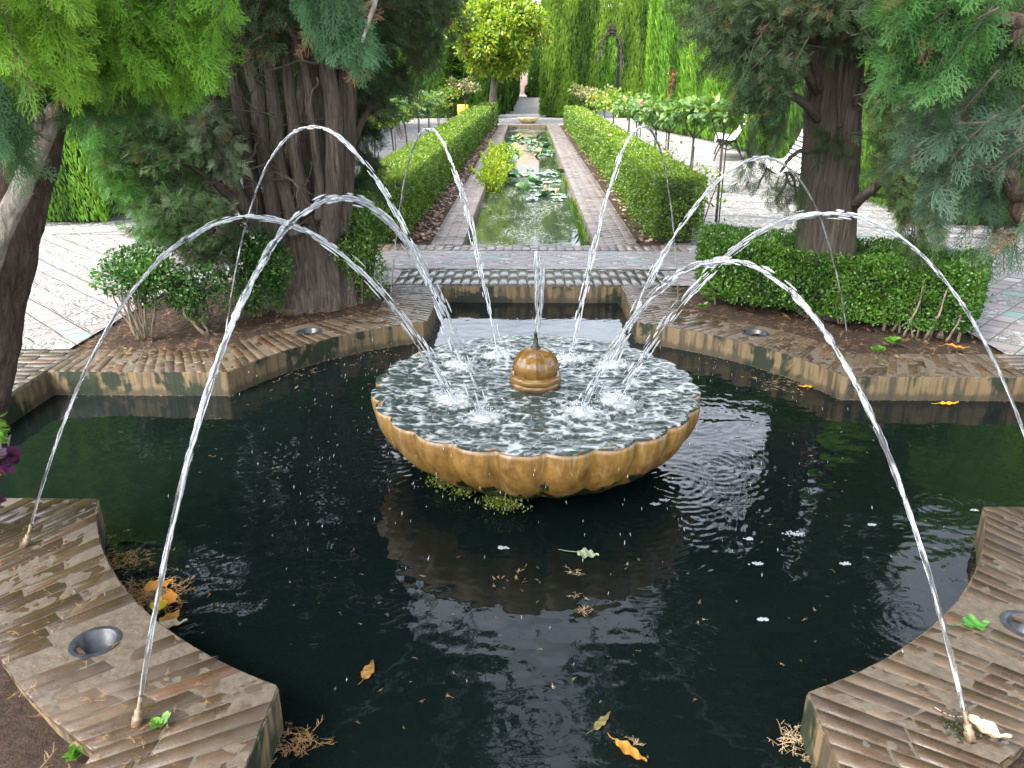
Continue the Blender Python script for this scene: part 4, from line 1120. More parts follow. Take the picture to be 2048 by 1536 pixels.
def crown_cloud(mb, c, R, n, size, c0, c1, tip, zmin, lumps=40, keep=None):
    c, R = np.asarray(c, float), np.asarray(R, float)
    Lc = c + rdir(lumps) * R * (rnd(lumps, .25, .95) ** .6)[:, None]; k = rng.integers(0, lumps, n); d = rdir(n)
    pts = Lc[k] + d * (R.mean() * .30 * rnd(n) ** .5)[:, None]
    m = pts[:, 2] > zmin + .1 * np.maximum(pts[:, 1], 0)
    if keep is not None: m &= keep(pts)
    pts, d = pts[m], d[m]
    sprays(mb, COARSE, pts, unit(d + rdir(len(pts)) * .7 + (0, 0, -.2)), size * rnd(len(pts), .7, 1.3), c0, c1, tip)

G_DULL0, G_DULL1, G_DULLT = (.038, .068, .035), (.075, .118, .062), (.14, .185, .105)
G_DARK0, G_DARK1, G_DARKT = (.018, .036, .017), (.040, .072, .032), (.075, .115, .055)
G_BR0, G_BR1, G_BRT = (.035, .10, .018), (.075, .17, .022), (.20, .33, .03)
G_BLUE0, G_BLUE1, G_BLUET = (.030, .075, .045), (.055, .12, .07), (.09, .19, .10)

# A: wide, many-stemmed cypress in the left bed
base = np.array((-1.66, 6.02, 0))
tA = thing('cypress_tree', 'huge dark cypress with a wide trunk of fanned stems in the left bed', 'tree', 'old cypresses round the pool', base)
tr = MB()
RA = np.interp(np.linspace(0, 7, 90), range(8), [.43, .365, .325, .27, .205, .185, .18, .15])
tr.tube(smooth_path([base + (0, 0, -.1), base + (.0, 0, .18), base + (.02, 0, .5), at(622, 400, 6.02), at(648, 260, 6.05), at(660, 120, 6.1), at(668, -60, 6.15), at(670, -500, 6.2)], 90, .02, 1), RA, 72, bark=.11, bf=(9, 2.0), seed=1)
for k, (pts, r0, r1) in enumerate([
        ([(560, 560, 5.75), (520, 430, 5.72), (490, 280, 5.6), (465, 130, 5.55), (440, -20, 5.5)], .13, .05),
        ([(555, 520, 5.7), (480, 400, 5.55), (430, 280, 5.4), (398, 170, 5.35), (370, 60, 5.3)], .11, .04),
        ([(550, 480, 5.65), (455, 385, 5.5), (390, 335, 5.4), (335, 305, 5.3)], .085, .025),
        ([(590, 470, 5.62), (560, 330, 5.6), (548, 190, 5.55), (528, 70, 5.5), (515, -60, 5.5)], .10, .055),
        ([(610, 430, 5.6), (590, 300, 5.6), (575, 150, 5.6), (558, -30, 5.6)], .09, .06),
        ([(640, 440, 5.62), (628, 260, 5.58), (612, 150, 5.55), (575, 40, 5.5), (560, -60, 5.45)], .06, .035),
        ([(540, 520, 5.7), (460, 440, 5.6), (405, 400, 5.5)], .06, .02),
        ([(545, 545, 5.75), (470, 485, 5.65), (420, 445, 5.6)], .07, .02),
        ([(680, 470, 5.75), (690, 300, 5.8), (700, 120, 5.85), (715, -60, 5.9)], .12, .09),
        ([(655, 480, 5.66), (668, 330, 5.66), (660, 180, 5.66), (640, 20, 5.62)], .13, .08),
        ([(575, 600, 5.72), (560, 520, 5.66), (545, 380, 5.62), (520, 230, 5.55), (500, 100, 5.5), (480, -60, 5.5)], .15, .05),
        ([(690, 330, 5.95), (735, 215, 6.1), (800, 140, 6.3), (870, 70, 6.5), (900, -10, 6.6)], .055, .022),
        ([(700, 170, 5.95), (730, 100, 6.0), (745, 30, 6.0), (742, -60, 6.0)], .035, .02)]):
    limb(tr, pl(pts), r0 * .52, r1 * .52, 26 if r0 > .08 else 14, .13, 60, .05, k + 3, (4, 3.5))
shift(tr, base).build('trunk', M['bark'], tA, True)
tw = MB()
for k in range(70):                                   # dead inner twigs
    p = at(rng.uniform(340, 640), rng.uniform(60, 480), rng.uniform(5.2, 5.6)); d = unit(np.array((rng.normal(-.3, .6), -.4 + rng.normal(0, .4), rng.normal(.1, .6))))
    L = rng.uniform(.15, .5); q = smooth_path([p, p + d * L * .5 + rdir(1)[0] * .05, p + d * L + rdir(1)[0] * .10], 10, .06, k)
    tw.tube(q, np.linspace(rng.uniform(.004, .009), .0015, 10), 5, cap=False)
fl = MB(); lf = lambda c: np.array((-.8, -.5, .35))
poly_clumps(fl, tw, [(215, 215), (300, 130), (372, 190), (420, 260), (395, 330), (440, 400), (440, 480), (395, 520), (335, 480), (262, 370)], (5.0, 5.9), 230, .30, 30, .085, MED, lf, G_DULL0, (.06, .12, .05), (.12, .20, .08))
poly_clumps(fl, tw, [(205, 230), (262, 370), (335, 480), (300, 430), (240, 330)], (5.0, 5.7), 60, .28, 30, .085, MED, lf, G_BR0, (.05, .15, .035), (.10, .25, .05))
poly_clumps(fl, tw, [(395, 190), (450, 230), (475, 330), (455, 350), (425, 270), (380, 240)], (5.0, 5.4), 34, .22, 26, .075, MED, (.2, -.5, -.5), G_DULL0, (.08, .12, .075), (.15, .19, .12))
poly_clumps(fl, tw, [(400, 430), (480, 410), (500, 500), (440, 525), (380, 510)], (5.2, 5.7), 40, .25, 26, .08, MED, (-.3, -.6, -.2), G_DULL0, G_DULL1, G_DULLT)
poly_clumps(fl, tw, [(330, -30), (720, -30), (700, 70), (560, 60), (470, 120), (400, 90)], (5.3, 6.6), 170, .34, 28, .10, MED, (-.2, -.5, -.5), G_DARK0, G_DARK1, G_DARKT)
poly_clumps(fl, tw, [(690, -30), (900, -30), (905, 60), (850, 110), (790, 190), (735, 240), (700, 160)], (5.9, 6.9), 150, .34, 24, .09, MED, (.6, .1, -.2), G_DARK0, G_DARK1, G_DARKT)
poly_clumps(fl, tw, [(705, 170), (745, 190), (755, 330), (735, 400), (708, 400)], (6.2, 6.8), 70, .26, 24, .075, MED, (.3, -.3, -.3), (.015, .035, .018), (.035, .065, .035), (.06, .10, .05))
poly_clumps(fl, tw, [(340, 120), (600, 60), (610, 330), (520, 420), (430, 380)], (6.25, 6.7), 60, .34, 24, .11, MED, (-.3, -.3, -.2), (.008, .014, .007), (.016, .026, .012), (.03, .045, .02))  # near-black leaf colour paints the crown's inner shade behind the stems
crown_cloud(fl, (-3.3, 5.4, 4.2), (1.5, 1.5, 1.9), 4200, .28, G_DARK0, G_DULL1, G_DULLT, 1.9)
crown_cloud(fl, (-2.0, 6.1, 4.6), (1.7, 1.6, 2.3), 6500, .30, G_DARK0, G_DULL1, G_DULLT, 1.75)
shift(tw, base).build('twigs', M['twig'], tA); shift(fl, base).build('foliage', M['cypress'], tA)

# B: leaning trunk close to the camera on the left, foliage hanging into the top left corner
base = np.array((-2.55, 2.15, 0))
tB = thing('leaning_cypress', 'leaning cypress at the left edge with bright sprays hanging in the top left corner', 'tree', 'old cypresses round the pool', base)
tr = MB()
limb(tr, [base + (0, 0, -.1), at(-110, 900, 2.55), at(-25, 560, 2.6), at(30, 330, 2.62), at(72, 130, 2.65), at(110, -120, 2.7), at(130, -900, 2.8), at(130, -1700, 2.8)], .125, .09, 48, .12, 90, .02, 21, (6, 6))
limb(tr, pl([(118, -420, 2.74), (330, -330, 2.45), (560, -200, 2.2), (690, -90, 2.1), (760, -50, 2.1)]), .035, .008, 12, .1)
limb(tr, pl([(112, -200, 2.7), (240, -190, 2.4), (330, -110, 2.15), (380, -60, 2.1)]), .03, .008, 12, .1)
limb(tr, pl([(108, -130, 2.69), (70, -170, 2.3), (60, -100, 1.95), (50, -60, 1.9)]), .03, .010, 12, .1)
limb(tr, pl([(62, 300, 2.62), (40, 190, 2.5), (10, 90, 2.4), (-20, -60, 2.3)]), .035, .02, 12, .1)
shift(tr, base).build('trunk', M['bark_dark'], tB, True)
tr = MB()
limb(tr, pl([(-55, 600, 2.42), (-5, 480, 2.4), (45, 370, 2.42), (88, 275, 2.46), (112, 215, 2.5)]), .034, .020, 26, .16, 60, .015, 22, (3, 9))
limb(tr, pl([(60, 300, 2.5), (68, 250, 2.45), (80, 228, 2.40)]), .020, .012, 12, .12, 20)
shift(tr, base).build('dead_branch', M['bark_pale'], tB, True)
tw, fl = MB(), MB()
dn = lambda c: np.array((.25, -.25, -.6))
poly_clumps(fl, tw, [(-40, -60), (160, -60), (165, 80), (90, 110), (60, 120), (-40, 60)], (1.75, 2.1), 42, .18, 20, .080, FINE, dn, (.025, .075, .014), (.05, .14, .02), (.20, .38, .035))
poly_clumps(fl, tw, [(160, -60), (425, -60), (432, 20), (400, 75), (330, 90), (250, 70), (165, 60)], (1.9, 2.3), 62, .18, 20, .080, FINE, dn, (.02, .06, .012), (.045, .13, .022), (.17, .36, .035))
poly_clumps(fl, tw, [(150, 40), (330, 55), (380, 75), (320, 125), (250, 135), (120, 130)], (2.0, 2.4), 58, .18, 18, .078, FINE, (.5, -.2, -.4), (.018, .055, .018), (.038, .10, .025), (.10, .24, .04))
poly_clumps(fl, tw, [(120, 110), (265, 125), (275, 165), (200, 180), (125, 165)], (2.2, 2.6), 34, .18, 20, .08, FINE, (.4, -.2, -.5), (.02, .06, .03), (.04, .11, .045), (.07, .18, .06))
poly_clumps(fl, tw, [(-40, 70), (5, 90), (25, 190), (5, 235), (-40, 235)], (1.9, 2.2), 18, .18, 20, .08, FINE, (.3, -.2, -.7), (.02, .06, .03), (.045, .11, .05), (.08, .18, .07))
tw4, fl4 = MB(), MB(); poly_clumps(fl4, tw4, [(585, -60), (705, -60), (700, 40), (660, 68), (610, 20)], (2.0, 2.2), 13, .18, 18, .085, FINE, (.3, -.1, -.7), G_BLUE0, G_BLUE1, (.10, .22, .10), axj=.25)
tw2 = MB(); limb(tw2, pl([(755, -40, 2.1), (740, 40, 2.05), (722, 85, 2.02)]), .007, .003, 7, .1, 16, .01, 3); limb(tw2, pl([(705, 30, 2.1), (735, 10, 2.1), (775, -30, 2.1)]), .006, .004, 7, .1, 16, .01, 4)
tw3, fl3 = MB(), MB(); poly_clumps(fl3, tw3, [(-40, 830), (-6, 832), (-2, 885), (-40, 885)], (1.45, 1.5), 3, .05, 9, .034, FINE, (.6, -.1, .1), (.06, .16, .02), (.10, .24, .03), (.16, .34, .04))
crown_cloud(fl, (-2.0, 1.7, 3.9), (1.7, 1.8, 1.7), 5000, .24, G_DULL0, G_BR1, G_BRT, 2.2)
shift(tw2, base).build('dead_twig', M['bark_pale'], tB); shift(tw4, base).build('hanging_twig', M['twig'], tB); shift(fl4, base).build('hanging_spray', M['cypress'], tB); shift(tw3, base).build('sprig_stem', M['twig'], tB); shift(fl3, base).build('sprig', M['cypress'], tB)
shift(tw, base).build('twigs', M['twig'], tB); shift(fl, base).build('foliage', M['cypress'], tB)

# C: slim upright trunk in the right-hand hedge ring
base = np.array((2.13, 5.70, 0))
tC = thing('cypress_tree', 'dark cypress with a straight slim trunk rising from the box hedge ring', 'tree', 'old cypresses round the pool', base)
tr = MB()
limb(tr, [base + (0, 0, -.1), at(1650, 600, 5.7), at(1652, 480, 5.7), at(1660, 330, 5.7), at(1668, 180, 5.7), at(1676, 40, 5.7), at(1680, -150, 5.7), at(1690, -900, 5.7)], .205, .15, 64, .09, 100, .01, 31, (9, 2.2))
Br = [([(1640, 240, 5.6), (1600, 205, 5.4), (1560, 170, 5.3), (1538, 110, 5.2), (1530, 40, 5.2)], .028, .012),
      ([(1635, 185, 5.6), (1610, 150, 5.4), (1575, 120, 5.3), (1545, 60, 5.2)], .030, .014),
      ([(1642, 180, 5.52), (1625, 130, 5.42), (1612, 100, 5.4), (1605, 60, 5.35)], .018, .009),
      ([(1640, 300, 5.6), (1600, 305, 5.4), (1580, 320, 5.3), (1560, 345, 5.3)], .016, .008),
      ([(1700, 235, 5.6), (1735, 165, 5.45), (1765, 95, 5.4), (1790, 20, 5.4), (1795, -40, 5.4)], .036, .022),
      ([(1738, 155, 5.45), (1785, 150, 5.4), (1830, 125, 5.4), (1890, 105, 5.4)], .024, .010),
      ([(1705, 215, 5.6), (1735, 195, 5.5), (1760, 175, 5.5), (1800, 160, 5.5)], .018, .008),
      ([(1700, 420, 5.6), (1735, 385, 5.4), (1775, 345, 5.3), (1805, 305, 5.2)], .036, .026),
      ([(1745, 390, 5.4), (1780, 392, 5.35), (1815, 380, 5.3), (1850, 350, 5.3)], .013, .006),
      ([(1700, 60, 5.6), (1740, 20, 5.5), (1775, -40, 5.4)], .04, .03), ([(1640, 60, 5.6), (1600, 10, 5.5), (1570, -40, 5.4)], .04, .03),
      ([(1682, 250, 5.50), (1680, 180, 5.46), (1683, 110, 5.42), (1690, 60, 5.4)], .016, .008)]
for k, (p, a, b_) in enumerate(Br): limb(tr, pl(p), a, b_, 12, .12, 40, .03, 40 + k)
shift(tr, base).build('trunk', M['bark'], tC, True)
tw, fl = MB(), MB()
dd = (G_DARK0, G_DARK1, G_DARKT)
gd = ((.015, .036, .018), (.034, .066, .03), (.06, .105, .045))
poly_clumps(fl, tw, [(1375, -30), (1640, -30), (1640, 60), (1560, 105), (1480, 100), (1420, 60)], (5.0, 6.0), 150, .34, 26, .085, MED, (-.6, -.2, -.3), *dd)
poly_clumps(fl, tw, [(1470, 80), (1560, 90), (1600, 160), (1565, 210), (1535, 210), (1510, 160)], (4.9, 5.6), 95, .30, 26, .08, MED, (-.4, -.2, -.6), *gd)
poly_clumps(fl, tw, [(1500, 255), (1560, 250), (1610, 330), (1605, 400), (1540, 350), (1490, 320)], (5.0, 5.6), 17, .24, 22, .07, MED, (-.3, -.2, -.7), *gd)
poly_clumps(fl, tw, [(1545, 340), (1610, 350), (1612, 460), (1570, 420)], (5.1, 5.6), 9, .22, 14, .06, MED, (-.1, -.1, -.9), *gd)
poly_clumps(fl, tw, [(1640, 255), (1690, 260), (1690, 330), (1645, 320)], (5.38, 5.46), 10, .16, 22, .06, MED, (0, -.5, -.5), *gd)
poly_clumps(fl, tw, [(1600, -40), (1720, -40), (1720, 40), (1690, 75), (1620, 60)], (5.2, 5.5), 44, .26, 26, .085, MED, (0, -.4, -.6), *dd)
poly_clumps(fl, tw, [(1715, -40), (1960, -40), (1960, 120), (1850, 130), (1740, 110)], (4.9, 5.8), 130, .32, 26, .085, MED, (.5, -.2, -.4), *gd)
g2 = ((.020, .050, .020), (.050, .095, .035), (.10, .15, .055))
poly_clumps(fl, tw, [(1750, 150), (1960, 110), (1990, 300), (1870, 430), (1780, 400), (1735, 280)], (4.9, 5.9), 165, .28, 26, .08, MED, (.5, -.2, -.4), *g2)
poly_clumps(fl, tw, [(1780, 340), (1880, 380), (1890, 470), (1830, 505), (1790, 450)], (4.9, 5.4), 34, .24, 24, .07, MED, (.3, -.2, -.6), *g2)
crown_cloud(fl, (2.3, 5.7, 4.6), (1.6, 1.6, 2.3), 6500, .30, G_DARK0, G_DULL1, G_DULLT, 1.75)
shift(tw, base).build('twigs', M['twig'], tC); shift(fl, base).build('foliage', M['cypress'], tC)

# D: tree beyond the right edge, its branches reaching into the top right corner
base = np.array((2.7, 1.7, 0))
tD = thing('overhanging_cypress', 'blurred cypress branches reaching in at the top right corner', 'tree', 'old cypresses round the pool', base)
tr = MB()
limb(tr, [base + (0, 0, -.1), base + (.02, 0, .8), base + (.0, .05, 1.8), base + (.1, .05, 4.4)], .16, .10, 32, .12, 50, .02, 51, (6, 4))
limb(tr, [base + (0, 0, 1.5), at(2180, 110, 1.9), at(2048, 50, 1.9), at(1950, 12, 1.95), at(1880, -40, 2.0)], .024, .010, 14, .1, 50, .02, 52)
limb(tr, [base + (0, 0, 1.0), at(2160, 470, 1.9), at(2055, 395, 1.9), at(2010, 355, 1.88), at(1960, 338, 1.86), at(1890, 318, 1.84)], .028, .006, 12, .14, 60, .03, 53)
limb(tr, [at(2020, 365, 1.88), at(2035, 300, 1.85), at(2060, 230, 1.85)], .008, .005, 8, .1, 20)
shift(tr, base).build('trunk', M['bark_dark'], tD, True)
tw, fl = MB(), MB()
poly_clumps(fl, tw, [(1815, -40), (1960, -40), (1960, 60), (1900, 100), (1840, 70)], (1.75, 2.0), 34, .18, 18, .080, FINE, (-.5, -.2, -.5), (.018, .055, .02), (.036, .10, .03), (.065, .165, .042))
poly_clumps(fl, tw, [(1960, -40), (2080, -40), (2080, 140), (2000, 170), (1950, 110)], (1.9, 2.4), 34, .20, 16, .080, FINE, (-.4, -.2, -.6), (.015, .045, .015), (.035, .085, .025), (.06, .13, .04))
poly_clumps(fl, tw, [(1830, 190), (1990, 200), (2060, 260), (2060, 350), (1960, 350), (1880, 340)], (1.75, 2.1), 30, .18, 13, .080, FINE, (-.6, -.2, -.3), (.02, .045, .03), (.04, .075, .05), (.07, .125, .08))
poly_clumps(fl, tw, [(1990, 340), (2070, 330), (2070, 470), (2015, 460)], (1.8, 2.1), 9, .16, 10, .075, FINE, (-.4, -.1, -.6), G_BLUE0, (.05, .10, .06), (.09, .15, .09))
poly_clumps(fl, tw, [(1985, 150), (2080, 150), (2080, 300), (2020, 260)], (2.2, 2.6), 16, .18, 14, .080, FINE, (-.4, -.2, -.5), (.02, .06, .02), (.045, .10, .03), (.08, .16, .05))
poly_clumps(fl, tw, [(1945, 85), (1975, 55), (1990, 90), (1965, 165), (1950, 155)], (2.0, 2.1), 6, .12, 14, .06, FINE, (-.1, 0, -1), (.16, .075, .04), (.25, .13, .07), (.30, .17, .10), axj=.15)
crown_cloud(fl, (2.5, 1.6, 3.9), (1.6, 1.8, 1.7), 4500, .24, G_DULL0, G_BR1, G_BRT, 2.2)
shift(tw, base).build('twigs', M['twig'], tD); shift(fl, base).build('foliage', M['cypress'], tD)

# ---------------------------------------------------------------- standard roses
def rose(label, x, y, hz, r, n, pal, stake=True, extra=None):
    t = thing('standard_rose', label, 'rose tree', 'standard roses behind the canal hedges', (x, y, 0))
    m = MB(); lx, ly = rng.normal(0, .03, 2)
    m.tube([(0, 0, -.03), (lx * .4, ly * .4, hz * .3), (lx, ly, hz * .62)], [.016, .013, .016], 8, bark=.1)
    tops = []
    for k in range(6):
        a = k * 1.05 + rng.uniform(0, .6); e = np.array((lx + r * .8 * math.cos(a), ly + r * .6 * math.sin(a), hz * .62 + (hz * .38) * rng.uniform(.45, .9)))
        m.tube(smooth_path([(lx, ly, hz * .60), (lx + r * .35 * math.cos(a), ly + r * .3 * math.sin(a), hz * .70), e], 8), np.linspace(.010, .004, 8), 6); tops.append(e)
    m.build('stem', M['stake'], t, True)
    if stake:
        m = MB(); sx = .035 * rng.choice([-1, 1]); m.tube([(sx, .01, -.05), (sx * 1.1, .01, hz * rng.uniform(.5, .72))], [.008, .008], 6); m.build('stake', M['iron'], t)
    m = MB(); tops = np.array(tops + [np.array((lx, ly, hz * .86))]); k = rng.integers(0, len(tops), n); d = rdir(n)
    O = tops[k] + d * (r * .55 * rnd(n) ** .45)[:, None] * (1, .9, .62)
    v = rnd(n); col = lerpc(pal[0], pal[1], v); s = rnd(n) < pal[3]; col[s] = np.asarray(pal[2]) * rnd(s.sum(), .7, 1.2)[:, None]
    instv(m, LEAF * (1, 1.25, 1), LEAF_F, LEAF_T, O, unit(d + rdir(n) * .6 + (0, 0, -.25)), unit(rdir(n) * .7 + (0, 0, 1)), rnd(n, .065, .12), col)
    m.build('leaves', M['rose_leaf'], t)
    if extra: extra(t, (lx, ly, hz))
    return t
P_GR = ((.05, .13, .03), (.15, .27, .07), (.25, .34, .05), .15)
P_YE = ((.08, .17, .02), (.22, .32, .03), (.42, .30, .03), .08)
P_DRY = ((.12, .15, .06), (.24, .25, .11), (.34, .27, .16), .3)
def bloom(m, c, r, col, n=26):
    c = np.asarray(c, float); d = rdir(n)
    instv(m, LEAF * (1, 2.0, 1), LEAF_F, LEAF_T, c + d * r * .2, unit(d + (0, 0, .3)), d, rnd(n, .7, 1.1) * r, lerpc(np.array(col) * .8, np.array(col) * 1.1, rnd(n)))
def ex_pink(t, q):
    m = MB(); p = at(1285, 205, 13.4) - np.array(t.location); bloom(m, p, .055, (.75, .36, .40)); m.build('bloom', M['litter'], t)
def ex_red(t, q):
    m = MB(); a = at(1335, 205, 12.4) - np.array(t.location); b = at(1346, 145, 12.4) - np.array(t.location)
    Q = smooth_path([a, (a + b) / 2 + (.02, 0, 0), b], 10)
    m.tube(Q, [.006] * 10, 6, (.25, .08, .06))
    for k in range(3, 10):
        for s in range(3): bloom(m, Q[k] + rng.normal(0, .03, 3), .026, (.25, .060, .045), 6)
    m.build('red_shoot', M['litter'], t)
ORD = ['first', 'second', 'third', 'fourth', 'fifth', 'sixth', 'seventh', 'eighth', 'ninth', 'tenth', 'eleventh']
RR = [(2.26, 9.5, 1.42, .24, 230, P_GR), (2.40, 12.0, 1.28, .38, 600, P_GR), (2.30, 13.4, 1.25, .42, 620, P_GR), (2.35, 15.2, 1.2, .42, 560, P_GR), (2.32, 17.2, 1.2, .42, 520, P_GR),
      (2.36, 19.4, 1.15, .44, 480, P_YE), (2.3, 21.8, 1.15, .42, 420, P_YE), (2.25, 24.4, 1.2, .42, 380, P_YE), (2.2, 26.8, 1.25, .45, 360, P_DRY), (1.95, 28.9, 1.3, .42, 320, P_DRY)]
RD = ['thin standard rose on a bare stem, nearest of the right row', 'large dark green standard rose with a red shoot, second of the right row', 'standard rose carrying a pink bloom in the right row']
for k, a in enumerate(RR):
    rose(RD[k] if k < 3 else f'{ORD[k]} standard rose from the near end of the right row, ' + ('dry and pale' if a[5] is P_DRY else 'yellowing' if a[5] is P_YE else 'green'), *a, extra={1: ex_red, 2: ex_pink}.get(k))
LR = [(-2.72, 14.6, 1.02, .36, 300, P_YE), (-2.72, 16.8, 1.02, .36, 320, P_YE), (-2.70, 18.7, 1.1, .38, 340, P_GR), (-2.70, 20.6, 1.15, .40, 340, P_GR), (-2.68, 22.6, 1.2, .40, 320, P_GR), (-2.62, 24.6, 1.1, .36, 260, P_YE), (-2.5, 26.6, 1.35, .40, 280, P_YE), (-2.05, 28.6, 1.5, .46, 300, P_DRY)]
for k, a in enumerate(LR):
    rose(f'{ORD[k]} standard rose from the near end of the left row, ' + ('dry and pale' if a[5] is P_DRY else 'yellow-green' if a[5] is P_YE else 'green'), *a)
for x, y, lab in ((2.05, 9.25, 'low leafy rose shoots at the near end of the right canal hedge'), (2.15, 12.9, 'low pale rose shoots behind the right canal hedge')):
    t = thing('rose_shoots', lab, 'plant', None, (x, y, 0)); m = MB()
    for k in range(7):
        a = rng.uniform(0, 6.3); m.tube([(0, 0, 0), (.06 * math.cos(a), .06 * math.sin(a), .25), (.16 * math.cos(a), .14 * math.sin(a), rng.uniform(.4, .62))], [.006, .004, .002], 5, (.2, .3, .1))
    m.build('stems', M['twig'], t); m = MB(); n = 130
    instv(m, LEAF * (1, 1.3, 1), LEAF_F, LEAF_T, np.c_[rng.normal(0, .12, n), rng.normal(0, .10, n), rnd(n, .18, .66)], rdir(n), unit(rdir(n) * .7 + (0, 0, 1)), rnd(n, .035, .065), lerpc((.09, .17, .03), (.25, .33, .05), rnd(n))); m.build('leaves', M['rose_leaf'], t)

# ---------------------------------------------------------------- benches
def bench(label, x, y, rz, L=1.75):
    t = thing('park_bench', label, 'bench', 'white slatted benches', (x, y, 0)); t.rotation_euler = (0, 0, rz)
    # profile: local -x is the front; seat curves up into a raked back
    prof = [(-.30, .40), (-.285, .435), (-.23, .445), (-.17, .44), (-.11, .43), (-.05, .42), (.01, .42), (.065, .44), (.11, .49), (.145, .55), (.175, .61), (.205, .67), (.235, .73), (.26, .79), (.275, .84)]
    P = np.array(prof); T = unit(np.gradient(P, axis=0))
    for k in range(len(P)):
        c, tt = P[k], T[k]; nn = np.array((-tt[1], tt[0])); m = MB()
        V = []
        for yy in (-L / 2, L / 2):
            for a, b in ((-.024, -.009), (.024, -.009), (.024, .009), (-.024, .009)):
                q = c + tt * a + nn * b; V.append((q[0], yy, q[1]))
        m.add(V, [(0, 1, 2, 3), (7, 6, 5, 4), (0, 4, 5, 1), (1, 5, 6, 2), (2, 6, 7, 3), (3, 7, 4, 0)])
        m.build('slat', M['white_slat'], t)
    for yy in (-L / 2 + .12, L / 2 - .12):
        m = MB(); S = [(p[0] + .0, yy, p[1] - .022) for p in prof]
        m.tube(smooth_path(S, 30), [.014] * 30, 8)
        m.tube(smooth_path([(-.22, yy, .42), (-.20, yy, .28), (-.27, yy, .12), (-.30, yy, -.01)], 14), [.016] * 14, 8)
        m.tube(smooth_path([(.10, yy, .46), (.12, yy, .28), (.22, yy, .12), (.27, yy, -.01)], 14), [.016] * 14, 8)
        m.tube(smooth_path([(-.21, yy, .30), (-.05, yy, .22), (.12, yy, .30)], 12), [.012] * 12, 8)
        for a in (-.16, -.06, .04): m.tube([(a + .045 * math.cos(q), yy, .345 + .045 * math.sin(q)) for q in np.linspace(0, 6.28, 13)], [.009] * 13, 6)
        m.build('leg_frame', M['iron'], t, True)
    return t
bench('white slatted bench with dark curved iron legs, behind the nearest roses', 4.30, 17.5, -.22)
bench('white slatted bench half hidden by hanging branches left of the slim trunk', 3.78, 11.7, -.12, 1.9)

# ---------------------------------------------------------------- canal plants
def pad_mesh(seed, curl):
    r = np.random.default_rng(seed); m = MB(); n = 26; R = 1.0
    a = np.linspace(.14, 2 * PI - .14, n); rows = []
    for f in (.0, .5, .85, 1.0):
        z = .02 * f + curl * f ** 3 * (.5 + .5 * np.sin(a * 3 + seed)) + .06 * f * np.sin(a * 5 + seed * 2)
        rows.append(np.c_[f * R * np.cos(a) * (1 + .06 * np.sin(a * 4 + seed)), f * R * np.sin(a), z])
    V = np.concatenate(rows); i = np.arange(3)[:, None] * n; j = np.arange(n - 1)[None]
    m.add(V, np.stack([i + j, i + n + j, i + n + j + 1, i + j + 1], -1).reshape(-1, 4)); return m
PADM = []
for k, col in enumerate([(.05, .13, .04), (.08, .17, .05), (.10, .18, .09), (.16, .22, .04), (.30, .20, .05), (.06, .14, .07)]):
    g = NT('lily_pad'); c = g.mix(g.noise(g.pos(), 20, 3), col, tuple(x * 1.7 for x in col))
    PADM.append(g.done(g.pbr(c, .22, Specular_IOR_Level=.6, Coat_Weight=.3)))
pads = []
for k in range(120):
    if k < 48: y = rng.uniform(11.9, 15.6)
    else: y = rng.uniform(18.2, 25.5)
    x = CX + rng.uniform(-.58, .60)
    if x < -.2 and y < 14: x = rng.uniform(-.25, .62)
    up = rng.random() < .35; s = rng.uniform(.07, .125)
    m = pad_mesh(k % 7, .35 if up else .08); ci = rng.choice([0, 1, 2, 3, 4, 5], p=[.25, .25, .2, .1, .05, .15])
    o = m.build('lily_pad', PADM[ci], smooth=True)
    o.location = (x, y, -.108 + (rng.uniform(.01, .07) if up else rng.uniform(0, .006))); o.scale = (s, s, s)
    o.rotation_euler = (rng.normal(0, .45) if up else 0, rng.normal(0, .45) if up else 0, rng.uniform(0, 6.28))
    tag(o, 'green lily pad floating in the ' + ('nearer' if k < 48 else 'farther') + ' patch on the canal', 'lily pad', 'lily pads in the ' + ('nearer' if k < 48 else 'farther') + ' patch on the canal')
for x, y, lab in ((.30, 12.5, 'cream water lily bud standing by the nearer pads'), (.47, 12.2, 'pinkish water lily bud near the right canal wall'), (-.35, 18.3, 'white lily bud at the near side of the farther pads')):
    t = thing('lily_bud', lab, 'flower', None, (x, y, -.12)); m = MB(); m.tube([(0, 0, -.1), (0, 0, .08)], [.006, .006], 6, (.2, .3, .1)); m.build('stem', M['litter'], t)
    m = MB(); n = 12; d = unit(rdir(n) * .4 + (0, 0, 1)); instv(m, LEAF, LEAF_F, LEAF_T, np.tile((0, 0, .07), (n, 1)), d, rdir(n), rnd(n, .07, .10), (.62, .52, .40)); m.build('petals', M['litter'], t)
def feather(label, x0, x1, y0, y1, zt, n, name='fern_clump'):
    t = thing(name, label, 'plant', None, ((x0 + x1) / 2, (y0 + y1) / 2, -.14)); base = np.array(t.location); m = MB(); s_ = MB()
    for k in range(n):
        p = np.array((rng.uniform(x0, x1), rng.uniform(y0, y1), -.14)); d = unit(np.array((rng.normal(.25, .5), rng.normal(-.1, .4), 1.2))); h = zt * rng.uniform(.55, 1.1)
        q = p + d * h; s_.tube([p, (p + q) / 2, q], [.004, .003, .002], 5, (.15, .25, .03), cap=False)
        a = rnd(70); O = p + (q - p) * (a ** .7)[:, None]; D = unit(d * .5 + rdir(70))
        instv(m, DIAM * (1, .55, 1), DIAM_F, DIAM_T, O, D, rdir(70), rnd(70, .035, .08), lerpc((.13, .23, .015), (.36, .45, .03), rnd(70)))
    shift(s_, base).build('stems', M['twig'], t); shift(m, base).build('leaves', M['rose_leaf'], t); return t
feather('bushy yellow-green feathery plant overhanging the left canal coping', -.74, -.45, 12.7, 18.6, .42, 200)
